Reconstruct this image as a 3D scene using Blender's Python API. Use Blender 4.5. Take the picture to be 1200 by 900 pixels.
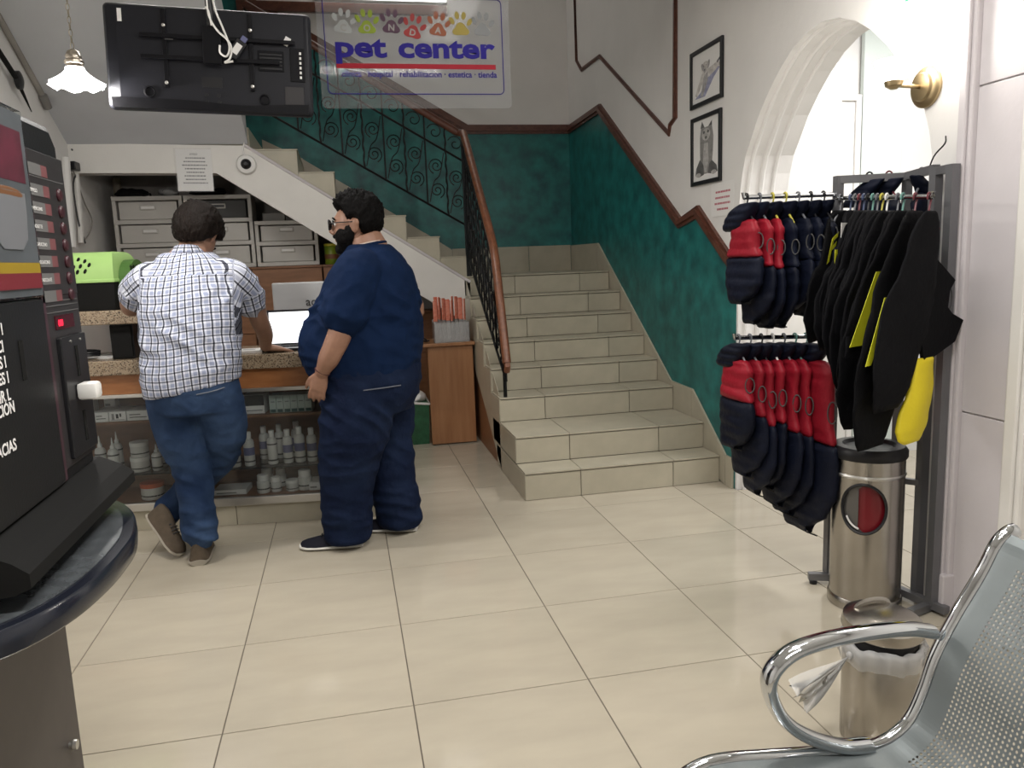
import bpy, bmesh, math, random
from mathutils import Vector, Matrix, noise, Euler
random.seed(7)
for o in list(bpy.data.objects): bpy.data.objects.remove(o)
SC = bpy.context.scene
COL = SC.collection
PI = math.pi
# ---------------------------------------------------------------- camera (solved from the 60 cm floor tiles)
FPX = 919.53
PITCH, ROLL, YAW = -0.15709, 0.03697, -0.20571
CAMP = Vector((0.4667, -2.4120, 1.4365))
CM = Matrix.Rotation(YAW, 3, 'Z') @ Matrix.Rotation(PITCH, 3, 'X') @ Matrix.Rotation(ROLL, 3, 'Y')
cd = bpy.data.cameras.new('camera'); cam = bpy.data.objects.new('camera', cd); COL.objects.link(cam)
cd.sensor_fit = 'HORIZONTAL'; cd.sensor_width = 36.0; cd.lens = FPX / 1200 * 36; cd.clip_start = 0.05
R_, F_, U_ = CM @ Vector((1, 0, 0)), CM @ Vector((0, 1, 0)), CM @ Vector((0, 0, 1))
m = Matrix.Identity(4)
for i in range(3):
    m[i][0] = R_[i]; m[i][1] = U_[i]; m[i][2] = -F_[i]; m[i][3] = CAMP[i]
cam.matrix_world = m
SC.camera = cam
# ---------------------------------------------------------------- world and exposure
w = bpy.data.worlds.new('world'); SC.world = w; w.use_nodes = True
w.node_tree.nodes['Background'].inputs[0].default_value = (0.85, 0.9, 1, 1)
w.node_tree.nodes['Background'].inputs[1].default_value = 0.05
SC.view_settings.view_transform = 'Standard'; SC.view_settings.look = 'None'
SC.view_settings.gamma = 1; SC.view_settings.use_curve_mapping = False
SC.view_settings.exposure = 0.0
def area(name, loc, rot, sx, sy, power, col=(1, 1, 1)):
    l = bpy.data.lights.new(name, 'AREA'); l.shape = 'RECTANGLE'; l.size = sx; l.size_y = sy; l.energy = power; l.color = col
    o = bpy.data.objects.new(name, l); COL.objects.link(o); o.location = loc; o.rotation_euler = rot
    return o
LIGHTS = [  # ceiling fluorescent fittings: x, y, z, rotation, watts
    (0.75, -1.75, 3.04, 0, 54), (1.25, -.25, 3.04, PI / 2, 26), (.10, 1.95, 3.04, 0, 15)]  # last fitting is unseen, added to brighten the background behind the counter
for (x, y, z, rz, p) in LIGHTS:
    area('tube_light', (x, y, z - .075), (0, 0, rz), 1.2, .26, p, (1, .97, .92))
area('corridor_light', (3.85, 0.9, 2.94), (0, 0, 0), .6, 1.2, 62, (1, .98, .96))
area('stairwell_light', (1.0, 4.9, 4.86), (0, 0, 0), 1.2, .3, 7, (1, .95, .88))

# ---------------------------------------------------------------- pixel helpers
def ray(px, py):
    return CM @ Vector(((px - 600) / FPX, 1, -(py - 450) / FPX))
def on(px, py, ax, v):
    d = ray(px, py); t = (v - CAMP[ax]) / d[ax]; return CAMP + d * t

# ---------------------------------------------------------------- materials
MATS = {}
def mat(name, col, rough=.5, metal=0, spec=.5, var=0, vscale=8, bump=0, bscale=60, trans=0, emit=None, estr=0, alpha=1, coat=0, objvar=0, col2=None, stretch=None, ior=None, sheen=0):
    if name in MATS: return MATS[name]
    mt = bpy.data.materials.new(name); mt.use_nodes = True
    nt = mt.node_tree; b = nt.nodes['Principled BSDF']
    b.inputs['Base Color'].default_value = (*col, 1); b.inputs['Roughness'].default_value = rough
    b.inputs['Metallic'].default_value = metal; b.inputs['Specular IOR Level'].default_value = spec
    b.inputs['Transmission Weight'].default_value = trans; b.inputs['Alpha'].default_value = alpha
    b.inputs['Coat Weight'].default_value = coat
    if sheen: b.inputs['Sheen Weight'].default_value = sheen
    if ior: b.inputs['IOR'].default_value = ior
    if emit:
        b.inputs['Emission Color'].default_value = (*emit, 1); b.inputs['Emission Strength'].default_value = estr
    N, L = nt.nodes.new, nt.links.new
    if var or bump or objvar or col2:
        tc = N('ShaderNodeTexCoord'); mp = N('ShaderNodeMapping'); L(tc.outputs['Object'], mp.inputs[0])
        if stretch: mp.inputs['Scale'].default_value = stretch
        src = None
        if var or col2:
            nz = N('ShaderNodeTexNoise'); nz.inputs['Scale'].default_value = vscale; nz.inputs['Detail'].default_value = 6
            L(mp.outputs[0], nz.inputs['Vector'])
            rp = N('ShaderNodeValToRGB'); e = rp.color_ramp.elements
            c2 = col2 or tuple(min(1, c * (1 + var)) for c in col)
            c1 = tuple(c * (1 - var) for c in col) if not col2 else col
            e[0].position = .32; e[1].position = .68; e[0].color = (*c1, 1); e[1].color = (*c2, 1)
            L(nz.outputs['Fac'], rp.inputs[0]); src = rp.outputs[0]
        if objvar:
            oi = N('ShaderNodeObjectInfo'); hs = N('ShaderNodeHueSaturation')
            mr = N('ShaderNodeMapRange'); mr.inputs[3].default_value = 1 - objvar; mr.inputs[4].default_value = 1 + objvar
            L(oi.outputs['Random'], mr.inputs[0]); L(mr.outputs[0], hs.inputs['Value'])
            if src: L(src, hs.inputs['Color'])
            else: hs.inputs['Color'].default_value = (*col, 1)
            src = hs.outputs[0]
        if src: L(src, b.inputs['Base Color'])
        if bump:
            n2 = N('ShaderNodeTexNoise'); n2.inputs['Scale'].default_value = bscale; n2.inputs['Detail'].default_value = 4
            L(mp.outputs[0], n2.inputs['Vector'])
            bp = N('ShaderNodeBump'); bp.inputs['Strength'].default_value = bump; bp.inputs['Distance'].default_value = .01
            L(n2.outputs['Fac'], bp.inputs['Height']); L(bp.outputs[0], b.inputs['Normal'])
    MATS[name] = mt
    return mt
def wood(name, c1, c2, scale=(14, 14, 1.2), rough=.4):
    return mat(name, c1, rough, col2=c2, vscale=3.2, stretch=scale, bump=.05, bscale=30)
M = {}
M['wall'] = mat('painted white plaster', (.74, .725, .71), .7, var=.03, vscale=3, bump=.12, bscale=25)
M['wall2'] = mat('pale lilac white paint', (.60, .565, .585), .55, var=.03, vscale=4, bump=.05)
M['soffit'] = mat('blue grey white paint', (.56, .57, .6), .7, var=.03, vscale=3, bump=.08, bscale=25)
M['beam'] = mat('cream white paint', (.72, .70, .67), .6, var=.03, vscale=5, bump=.05)
M['ceil'] = mat('ceiling white', (.75, .75, .74), .8)
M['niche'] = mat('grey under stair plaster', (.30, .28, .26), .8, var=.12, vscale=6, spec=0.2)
M['teal'] = mat('sponged teal paint', (.003, .075, .08), .42, col2=(.014, .19, .18), vscale=7, bump=.1, bscale=18)
M['tile'] = mat('polished cream porcelain', (.45, .405, .325), .1, spec=.5, var=.055, vscale=3.5, objvar=.035, stretch=(.7, 2.2, 1))
M['grout'] = mat('dark grout', (.12, .1, .08), .9)
M['stile'] = mat('beige stair tile', (.43, .395, .31), .28, spec=.4, var=.07, vscale=7, objvar=.05)
M['trimwood'] = wood('reddish brown rail wood', (.075, .025, .016), (.13, .048, .03), (9, 9, 9), .35)
M['railwood'] = wood('brown handrail wood', (.12, .042, .02), (.20, .075, .036), (12, 3, 12), .35)
M['iron'] = mat('black wrought iron', (.012, .013, .014), .4, metal=.6, spec=0.3)
M['black'] = mat('black plastic', (.012, .012, .014), .35, spec=0.3)
M['blackm'] = mat('matte black', (.01, .01, .01), .7, spec=0.12)
M['tvback'] = mat('charcoal tv plastic', (.011, .0115, .016), .45, bump=.05, bscale=200, spec=0.22)
M['tvdark'] = mat('dark tv recess', (.004, .004, .006), .5, spec=0.15)
M['white'] = mat('white plastic', (.75, .74, .72), .4)
M['paper'] = mat('white paper', (.78, .77, .76), .6)
M['chrome'] = mat('chrome', (.62, .64, .66), .08, metal=1)
M['steel'] = mat('brushed steel', (.42, .395, .36), .26, metal=1, var=.1, vscale=5, bump=.03, bscale=40)
M['alu'] = mat('aluminium', (.6, .59, .57), .35, metal=1)
M['rack'] = mat('grey metal rack paint', (.17, .17, .18), .4, metal=.5, var=.06)
M['navy'] = mat('navy quilted nylon', (.0042, .006, .015), .55, bump=.25, bscale=45, objvar=.15, spec=0.14)
M['red'] = mat('red quilted nylon', (.23, .007, .017), .5, bump=.25, bscale=45, objvar=.12, spec=0.2)
M['blackcloth'] = mat('black coat cloth', (.0045, .0045, .0055), .75, bump=.3, bscale=50, objvar=.25, spec=0.07)
M['yellow'] = mat('yellow fabric', (.72, .58, .01), .6, bump=.15, bscale=60)
M['neon'] = mat('neon yellow print', (.62, .62, .02), .5)
M['grey'] = mat('grey piping', (.05, .05, .05), .6)
M['ink'] = mat('grey ink', (.25, .25, .25), .6)
M['granite'] = None
M['ply'] = wood('orange brown veneer', (.27, .105, .035), (.36, .15, .055), (2, 12, 12), .35)
M['plydark'] = wood('brown cabinet board', (.20, .085, .035), (.27, .12, .055), (2, 12, 9), .45)
M['deskwood'] = wood('desk veneer', (.27, .12, .05), (.34, .165, .075), (9, 9, .8), .4)
M['drawer'] = mat('grey plastic drawer', (.50, .48, .45), .45, var=.04)
M['drawerdark'] = mat('dark drawer slot', (.05, .05, .05), .6)
M['green'] = mat('lime green plastic', (.34, .54, .18), .35)
M['bottle'] = mat('white bottle plastic', (.62, .61, .59), .35)
M['blue'] = mat('blue lavender label', (.12, .13, .26), .5)
M['labelblack'] = mat('black label print', (.03, .03, .03), .5)
M['orange'] = mat('orange lid', (.55, .10, .03), .4)
M['skin1'] = mat('warm tan skin', (.27, .145, .095), .5, var=.06, vscale=30)
M['skin2'] = mat('tan skin', (.25, .13, .085), .5, var=.08, vscale=30)
M['hair'] = mat('black hair', (.0035, .003, .003), .5, bump=.6, bscale=90, stretch=(3, 3, .6), spec=.07)
M['hair2'] = mat('dark brown hair', (.007, .0045, .0035), .42, bump=.6, bscale=90, stretch=(3, 3, .6), spec=.09)
M['jeansA'] = mat('mid blue denim', (.010, .022, .058), .8, col2=(.042, .075, .15), vscale=4, bump=.25, bscale=60, spec=0.1)
M['jeansB'] = mat('dark blue denim', (.005, .009, .027), .8, col2=(.010, .018, .045), vscale=5, bump=.25, bscale=60, spec=0.08)
M['tshirt'] = mat('navy cotton', (.0045, .013, .042), .8, var=.12, vscale=9, bump=.15, bscale=60, spec=0.07)
M['shoeA'] = mat('olive brown suede', (.10, .078, .058), .8, var=.15, vscale=25, spec=0.12)
M['shoeB'] = mat('black knit', (.012, .012, .02), .7, spec=0.12)
M['sole'] = mat('white rubber', (.62, .60, .56), .5)
M['stitch'] = mat('pale stitching', (.12, .13, .16), .7)
M['brushed'] = mat('dark bronze', (.25, .22, .17), .35, metal=.8)
M['machine'] = mat('dark grey machine plastic', (.010, .0105, .012), .38, bump=.04, bscale=150, spec=0.25)
M['panel'] = mat('charcoal keypad panel', (.028, .026, .028), .4, spec=0.25)
M['burg'] = mat('burgundy button', (.04, .006, .012), .4)
M['cab'] = mat('brown grey laminate', (.07, .06, .055), .5, var=.05, vscale=20)
M['gloss'] = mat('dark glossy laminate', (.012, .014, .022), .18, spec=0.45)
M['clear'] = None

def nodes(name):
    mt = bpy.data.materials.new(name); mt.use_nodes = True; nt = mt.node_tree
    return mt, nt, nt.nodes['Principled BSDF'], nt.nodes.new, nt.links.new
# speckled granite
mt, nt, b, N, L = nodes('speckled granite')
tc = N('ShaderNodeTexCoord'); v = N('ShaderNodeTexVoronoi'); v.inputs['Scale'].default_value = 190
L(tc.outputs['Object'], v.inputs['Vector'])
sp = N('ShaderNodeSeparateColor'); L(v.outputs['Color'], sp.inputs[0])
rp = N('ShaderNodeValToRGB'); L(sp.outputs[0], rp.inputs[0])
e = rp.color_ramp.elements; e[0].color = (.05, .035, .025, 1); e[1].color = (.34, .27, .19, 1); e[0].position = .05; e[1].position = .8
n_ = e.new(.25); n_.color = (.24, .17, .11, 1)
L(rp.outputs[0], b.inputs['Base Color']); b.inputs['Roughness'].default_value = .22
M['granite'] = mt
# thin clear sheets: mostly clear, a little milky, a little reflective
def clear(name, tint, milk, gl, rough=.05):
    mt, nt, b, N, L = nodes(name); nt.nodes.remove(b)
    out = nt.nodes['Material Output']
    t = N('ShaderNodeBsdfTransparent'); t.inputs[0].default_value = (*tint, 1)
    d = N('ShaderNodeBsdfDiffuse'); d.inputs[0].default_value = (.8, .8, .8, 1)
    g = N('ShaderNodeBsdfGlossy'); g.inputs['Roughness'].default_value = rough
    a = N('ShaderNodeMixShader'); a.inputs[0].default_value = milk; L(t.outputs[0], a.inputs[1]); L(d.outputs[0], a.inputs[2])
    c = N('ShaderNodeMixShader'); fr = N('ShaderNodeFresnel'); fr.inputs[0].default_value = 1.3
    ml = N('ShaderNodeMath'); ml.operation = 'MULTIPLY'; ml.inputs[1].default_value = gl; L(fr.outputs[0], ml.inputs[0])
    L(ml.outputs[0], c.inputs[0]); L(a.outputs[0], c.inputs[1]); L(g.outputs[0], c.inputs[2]); L(c.outputs[0], out.inputs[0])
    return mt
M['acrylic'] = clear('clear acrylic sheet', (.90, .91, .92), .05, .2)
M['glass'] = clear('display glass', (.9, .92, .92), .02, 1)
M['sleeve'] = clear('clear document sleeve', (.99, .99, .99), .03, .5)
M['bag'] = clear('thin plastic bag', (.95, .95, .95), .34, 1, .2)
M['pack'] = clear('clear packet film', (.92, .92, .92), .25, 1, .15)
M['frost'] = mat('frosted greenish panel', (.62, .68, .65), .6)
# plaid shirt: uses a per-vertex cloth coordinate
mt, nt, b, N, L = nodes('blue black white plaid cotton')
at = N('ShaderNodeAttribute'); at.attribute_name = 'cloth'
sx = N('ShaderNodeSeparateXYZ'); L(at.outputs['Vector'], sx.inputs[0])
def mth(op, a, bb=None):
    n = N('ShaderNodeMath'); n.operation = op
    for i, q in enumerate((a, bb)):
        if q is None: continue
        if isinstance(q, (int, float)): n.inputs[i].default_value = q
        else: L(q, n.inputs[i])
    return n.outputs[0]
def stripes(s, period):
    f = mth('FRACT', mth('MULTIPLY', s, 1 / period))
    dark = mth('MULTIPLY', mth('GREATER_THAN', f, .05), mth('LESS_THAN', f, .24))
    mid = mth('MULTIPLY', mth('GREATER_THAN', f, .36), mth('LESS_THAN', f, .80))
    return dark, mid
d1, m1 = stripes(sx.outputs[0], .043); d2, m2 = stripes(sx.outputs[1], .036)
dk = mth('MULTIPLY', mth('ADD', mth('MULTIPLY', d1, 1.25), d2), .72); md = mth('MULTIPLY', mth('ADD', m1, m2), .36)
mx = N('ShaderNodeMix'); mx.data_type = 'RGBA'; mx.inputs[6].default_value = (.60, .62, .70, 1); mx.inputs[7].default_value = (.10, .13, .25, 1)
L(md, mx.inputs[0])
my = N('ShaderNodeMix'); my.data_type = 'RGBA'; L(mx.outputs[2], my.inputs[6]); my.inputs[7].default_value = (.008, .009, .018, 1)
cl = N('ShaderNodeClamp'); L(dk, cl.inputs[0]); L(cl.outputs[0], my.inputs[0])
L(my.outputs[2], b.inputs['Base Color']); b.inputs['Roughness'].default_value = .8; b.inputs['Specular IOR Level'].default_value = .1
M['plaid'] = mt
# ribbon-lit things
M['glow'] = mat('glowing frosted lamp glass', (.9, .9, .88), .4, emit=(1, .98, .94), estr=9)
M['tube'] = mat('fluorescent tube', (.9, .9, .9), .4, emit=(1, .98, .95), estr=6)
M['sconceglow'] = mat('glowing sconce glass', (.9, .9, .88), .4, emit=(1, .95, .86), estr=10)
M['screen'] = mat('white laptop screen', (.8, .8, .8), .3, emit=(.95, .97, 1), estr=1.2)
M['led'] = mat('red led digits', (.3, 0, 0), .4, emit=(1, .02, .06), estr=2.2)
M['leddark'] = mat('led window', (.05, .003, .006), .25)
M['exit'] = mat('green sign', (.02, .42, .12), .5)

# ---------------------------------------------------------------- mesh builder
class MB:
    def __init__(s): s.v = []; s.f = []; s.mi = []; s.cur = 0
    def add(s, vs, fs):
        n = len(s.v); s.v += [Vector(q) for q in vs]
        for f in fs: s.f.append([n + i for i in f]); s.mi.append(s.cur)
        return s
    def box(s, a, b, bev=0):
        x0, y0, z0 = (min(a[i], b[i]) for i in range(3)); x1, y1, z1 = (max(a[i], b[i]) for i in range(3))
        if bev:
            bm = bmesh.new(); bmesh.ops.create_cube(bm, size=1)
            for q in bm.verts: q.co = Vector(((x0 + x1) / 2 + q.co.x * (x1 - x0), (y0 + y1) / 2 + q.co.y * (y1 - y0), (z0 + z1) / 2 + q.co.z * (z1 - z0)))
            bmesh.ops.bevel(bm, geom=bm.edges[:], offset=min(bev, .49 * min(x1 - x0, y1 - y0, z1 - z0)), segments=2, affect='EDGES', profile=.5)
            bm.verts.index_update()
            s.add([q.co.copy() for q in bm.verts], [[q.index for q in f.verts] for f in bm.faces]); bm.free(); return s
        return s.add([(x0, y0, z0), (x1, y0, z0), (x1, y1, z0), (x0, y1, z0), (x0, y0, z1), (x1, y0, z1), (x1, y1, z1), (x0, y1, z1)],
                     [(3, 2, 1, 0), (4, 5, 6, 7), (0, 1, 5, 4), (1, 2, 6, 5), (2, 3, 7, 6), (3, 0, 4, 7)])
    def prism(s, pts, d):           # planar polygon (3D points) pushed along vector d
        n = len(pts); P = [Vector(p) for p in pts]; d = Vector(d)
        nm = Vector((0, 0, 0))
        for i in range(n): nm += P[i].cross(P[(i + 1) % n])
        if nm.dot(d) > 0: P = P[::-1]
        s.add(P + [p + d for p in P], [list(range(n)), list(range(2 * n - 1, n - 1, -1))] + [[i, i + n, (i + 1) % n + n, (i + 1) % n] for i in range(n)])
        return s
    def rings(s, R, cap=True):
        n = len(R[0]); base = len(s.v)
        for r in R: s.v += [Vector(p) for p in r]
        for k in range(len(R) - 1):
            for i in range(n):
                a = base + k * n + i; b = base + k * n + (i + 1) % n
                s.f.append([a, b, b + n, a + n]); s.mi.append(s.cur)
        if cap:
            s.f.append([base + i for i in range(n)][::-1]); s.mi.append(s.cur)
            k = base + (len(R) - 1) * n
            s.f.append([k + i for i in range(n)]); s.mi.append(s.cur)
        return s
    def tube(s, path, r, n=10, flat=None, closed=False, up=None):
        P = [Vector(p) for p in path]; m_ = len(P)
        T = []
        for i in range(m_):
            a = P[i - 1] if (i > 0 or closed) else P[i]; b = P[(i + 1) % m_] if (i < m_ - 1 or closed) else P[i]
            t = (b - a); T.append(t.normalized() if t.length > 1e-9 else Vector((0, 0, 1)))
        u = Vector(up) if up else (Vector((0, 0, 1)) if abs(T[0].z) < .9 else Vector((1, 0, 0)))
        R = []
        for i in range(m_):
            t = T[i]; u = (u - t * u.dot(t))
            if u.length < 1e-6: u = t.orthogonal()
            u.normalize(); w_ = t.cross(u)
            rr = r[i] if isinstance(r, list) else r
            ra, rb = rr if isinstance(rr, (list, tuple)) else (rr, rr * (flat or 1))
            R.append([P[i] + u * ra * math.cos(2 * PI * k / n) + w_ * rb * math.sin(2 * PI * k / n) for k in range(n)])
        if closed: R.append(R[0])
        return s.rings(R, not closed)
    def cyl(s, a, b, r, n=16, r2=None): return s.tube([a, b], [r, r if r2 is None else r2], n)
    def lathe(s, c, prof, n=24, ax='z'):  # prof list of (radius, height)
        c = Vector(c); R = []
        for (r, h) in prof:
            ring = []
            for k in range(n):
                a = 2 * PI * k / n; x, y = max(r, 1e-4) * math.cos(a), max(r, 1e-4) * math.sin(a)
                ring.append(c + (Vector((x, y, h)) if ax == 'z' else Vector((h, x, y)) if ax == 'x' else Vector((y, h, x))))
            R.append(ring)
        return s.rings(R)
    def ell(s, c, r, n=16, mrings=10, rot=None):
        c = Vector(c); R = []
        for j in range(mrings + 1):
            th = PI * j / mrings; ring = []
            for k in range(n):
                a = 2 * PI * k / n
                q = Vector((r[0] * max(math.sin(th), 1e-3) * math.cos(a), r[1] * max(math.sin(th), 1e-3) * math.sin(a), -r[2] * math.cos(th)))
                if rot: q = rot @ q
                ring.append(c + q)
            R.append(ring)
        return s.rings(R)
    def xf(s, mtx):
        s.v = [mtx @ q for q in s.v]; return s
    def mesh(s, name, mats, smooth=False, weld=False):
        me = bpy.data.meshes.new(name); me.from_pydata([tuple(q) for q in s.v], [], s.f)
        ml = mats if isinstance(mats, (list, tuple)) else [mats]
        for q in ml: me.materials.append(q)
        if len(ml) > 1:
            for p, i in zip(me.polygons, s.mi): p.material_index = i
        bm = bmesh.new(); bm.from_mesh(me)
        if weld: bmesh.ops.remove_doubles(bm, verts=bm.verts[:], dist=2e-5)
        bmesh.ops.recalc_face_normals(bm, faces=bm.faces[:]); bm.to_mesh(me); bm.free()
        if smooth:
            me.polygons.foreach_set('use_smooth', [True] * len(me.polygons))
            if smooth != 2:
                try: me.set_sharp_from_angle(angle=math.radians(40))
                except Exception: pass
        me.update(); return me
WO = {}
def worg(p): return WO.get(p.name, Vector((0, 0, 0))) if p else Vector((0, 0, 0))
def put(name, me, parent=None, org=None):
    if org is not None:
        me.transform(Matrix.Translation(-Vector(org)))
    o = bpy.data.objects.new(name, me); COL.objects.link(o)
    if parent:
        o.parent = parent; o.location = (Vector(org) if org is not None else Vector((0, 0, 0))) - worg(parent)
    elif org is not None: o.location = Vector(org)
    WO[o.name] = Vector(org) if org is not None else Vector((0, 0, 0))
    return o
def base_of(vs):
    xs = [q.x for q in vs]; ys = [q.y for q in vs]; zs = [q.z for q in vs]
    return Vector(((min(xs) + max(xs)) / 2, (min(ys) + max(ys)) / 2, min(zs)))
def build(mb, name, mats, parent=None, smooth=False, weld=False):
    org = base_of(mb.v)
    return put(name, mb.mesh(name, mats, smooth, weld), parent, org)
def tag(o, label, cat, group=None):
    o['label'] = label; o['category'] = cat
    if group: o['group'] = group
    return o
def thing(name, label, cat, loc, group=None):
    o = bpy.data.objects.new(name, None); COL.objects.link(o); o.location = loc; o.empty_display_size = .1
    WO[o.name] = Vector(loc)
    return tag(o, label, cat, group)
def struct(mb, name, mats, parent=None, smooth=False):
    o = build(mb, name, mats, parent, smooth)
    if not parent: o['kind'] = 'structure'
    return o
def bez(pts, n=8):      # Catmull-Rom through points
    P = [Vector(p) for p in pts]; P = [P[0] * 2 - P[1]] + P + [P[-1] * 2 - P[-2]]; out = []
    for i in range(1, len(P) - 2):
        for k in range(n):
            t = k / n; a, b, c, d = P[i - 1], P[i], P[i + 1], P[i + 2]
            out.append(.5 * ((2 * b) + (c - a) * t + (2 * a - 5 * b + 4 * c - d) * t * t + (3 * b - a - 3 * c + d) * t ** 3))
    out.append(P[-2]); return out
def text(body, name, size, mtx, mtl, parent=None, align='LEFT', bold=0, extr=.0008, cat=None):
    c = bpy.data.curves.new(name, 'FONT'); c.body = body; c.size = size; c.align_x = align; c.offset = bold; c.extrude = extr; c.resolution_u = 3
    o = bpy.data.objects.new('t', c); COL.objects.link(o)
    me = bpy.data.meshes.new_from_object(o.evaluated_get(bpy.context.evaluated_depsgraph_get()))
    bpy.data.objects.remove(o); bpy.data.curves.remove(c)
    me.transform(mtx); me.materials.clear(); me.materials.append(mtl)
    if not len(me.vertices): return None
    org = base_of([q.co for q in me.vertices])
    me.name = name
    return put(name, me, parent, org)
def frame(o, xa, ya):     # matrix with local x -> xa, y -> ya at origin o
    xa, ya = Vector(xa).normalized(), Vector(ya).normalized(); za = xa.cross(ya)
    mm = Matrix.Identity(4)
    for i in range(3): mm[i][0] = xa[i]; mm[i][1] = ya[i]; mm[i][2] = za[i]; mm[i][3] = o[i]
    return mm
ORD = ['first', 'second', 'third', 'fourth', 'fifth', 'sixth', 'seventh', 'eighth', 'ninth', 'tenth', 'eleventh', 'twelfth', 'thirteenth', 'fourteenth', 'fifteenth', 'sixteenth']
# ================================================================ SETTING
XL, XR, YB, YF, ZC, ZT = -1.44, 2.73, 5.25, -4.5, 3.1, 4.9
# floor: slab, then every 60 cm tile as its own piece
fl = MB().box((XL, YF, -.12), (XR, YB, -.003)); fl.box((XR, -1.2, -.12), (5.5, 2.3, -.003))
floor = struct(fl, 'floor', M['grout'])
TG = .002
full_tile = None
for i in range(-3, 10):
    for j in range(-8, 9):
        x0, x1, y0, y1 = i * .6, i * .6 + .6, j * .6, j * .6 + .6
        cx, cy = (x0 + x1) / 2, (y0 + y1) / 2
        if cx < XR + .15:
            x0, x1 = max(x0, XL), min(x1, XR); y0, y1 = max(y0, YF), min(y1, YB)
        else:
            if i == 4: continue
            x1 = min(x1, 5.5); y0, y1 = max(y0, -1.2), min(y1, 2.3)
        if x1 - x0 < .05 or y1 - y0 < .05: continue
        whole = abs(x1 - x0 - .6) < 1e-6 and abs(y1 - y0 - .6) < 1e-6
        if whole and full_tile:
            o = bpy.data.objects.new('floor_tile', full_tile); COL.objects.link(o); o.parent = floor
            o.location = Vector((cx, cy, -.01)) - worg(floor)
        else:
            o = build(MB().box((x0 + TG, y0 + TG, -.01), (x1 - TG, y1 - TG, 0), .0012), 'floor_tile', M['tile'], floor)
            if whole: full_tile = o.data
build(MB().box((2.732, .31, -.01), (2.998, 1.83, 0), .001), 'threshold', M['tile'], floor)
# walls
struct(MB().box((XL - .15, YF - .15, -.12), (XL, YB + .15, ZT)), 'wall_left', M['wall'])
wb = struct(MB().box((XL, YB, -.12), (XR, YB + .15, ZT)), 'wall_back', M['wall'])
struct(MB().box((XL, YF - .15, -.12), (XR, YF, ZC)), 'wall_front', M['wall'])
WT = .30
half = [(.77, 0), (.77, 1.2), (.77, 1.55), (.768, 1.66), (.757, 1.775), (.735, 1.87), (.70, 1.965), (.645, 2.04), (.56, 2.16), (.467, 2.256), (.36, 2.345), (.25, 2.415), (.13, 2.46), (0, 2.478)]
AY = 1.07
arch = [(AY + a, z) for a, z in half] + [(AY - a, z) for a, z in half[::-1][1:]]
outl = [(XR, YB + .15, -.12), (XR, YB + .15, ZT), (XR, YF - .15, ZT), (XR, YF - .15, -.12), (XR, AY - .77, -.12)] + [(XR, y, z) for y, z in arch[::-1]] + [(XR, AY + .77, -.12)]
wr = struct(MB().prism(outl, (WT, 0, 0)), 'wall_right', M['wall'])
for p in wr.data.polygons: p.use_smooth = False
for k, (xo, rr) in enumerate([(.045, .012), (.125, .016), (.20, .012)]):
    b = MB().tube([(XR + xo, AY + a * (1 - .008), z) for a, z in [((y - AY), z) for y, z in arch]], rr, 8)
    build(b, 'arch_moulding', M['wall'], wr, True)
# ceiling and stairwell top
cl = MB().box((XL, YF, ZC), (XR, 2.3, ZC + .2)); struct(cl, 'ceiling', M['ceil'])
struct(MB().box((XL, 2.15, ZC + .2), (XR, 2.3, ZT)), 'wall_upper', M['wall'])
struct(MB().box((XL, 2.15, ZT), (XR, YB, ZT + .15)), 'ceiling_stairwell', M['ceil'])
# teal dado on back and right walls, with its wooden capping
dado = [(4.30, 2.66), (2.655, 1.615), (2.38, 1.665), (1.99, 1.39), (1.86, 1.30)]
P = [(XR, YB, 0), (XR, YB, 2.66)] + [(XR, y, z) for y, z in dado] + [(XR, 1.86, 0)]
build(MB().prism(P, (-.004, 0, 0)), 'dado', M['teal'], wr)
bk = [(1.52, YB, 1.2), (XR, YB, 1.2), (XR, YB, 2.66), (1.70, YB, 2.66), (.40, YB, 3.41), (-1.0, YB, 4.22), (XL, YB, 4.22), (XL, YB, 2.45), (-.2, YB, 2.4)]
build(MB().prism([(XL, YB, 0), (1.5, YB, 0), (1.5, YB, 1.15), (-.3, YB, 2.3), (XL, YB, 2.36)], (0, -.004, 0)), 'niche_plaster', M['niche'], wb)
build(MB().prism(bk, (0, -.004, 0)), 'dado', M['teal'], wb)
def capping(pts, nrm, h, t, parent, name, mtl):
    # moulded wooden strip: two stacked profiles following a polyline on a wall
    nrm = Vector(nrm); P = [Vector(p) for p in pts]
    for (lo, hi, th) in ((0, h, t), (h * .30, h * .72, t * 1.7)):
        mb = MB(); R = []
        for i, p in enumerate(P):
            d = (P[min(i + 1, len(P) - 1)] - P[max(i - 1, 0)]).normalized(); up = nrm.cross(d)
            if up.z < 0: up = -up
            d0 = (P[i] - P[i - 1]).normalized() if i else d
            k = 1 / max(.5, abs(d0.dot(d)))
            R.append([p + up * lo * k, p + up * hi * k, p + up * hi * k + nrm * th, p + up * lo * k + nrm * th])
        mb.rings(R); build(mb, name, mtl, parent)
capping([(XR, YB, 2.63)] + [(XR, y, z - .01) for y, z in dado], (-1, 0, 0), .075, .022, wr, 'dado_capping', M['trimwood'])
capping([(XR, YB, 2.63), (1.70, YB, 2.63), (.40, YB, 3.38), (-1.0, YB, 4.19)], (0, -1, 0), .085, .022, wb, 'dado_capping', M['trimwood'])
# thin wooden panel moulding drawn on the upper right wall
pm = [on(674, -40, 0, XR), on(676, 72, 0, XR), on(682, 84, 0, XR), on(703, 68, 0, XR), on(785, 160, 0, XR), on(787, 148, 0, XR), on(794, 138, 0, XR), on(794, -60, 0, XR)]
capping(pm, (-1, 0, 0), .028, .012, wr, 'panel_moulding', M['trimwood'])
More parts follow.
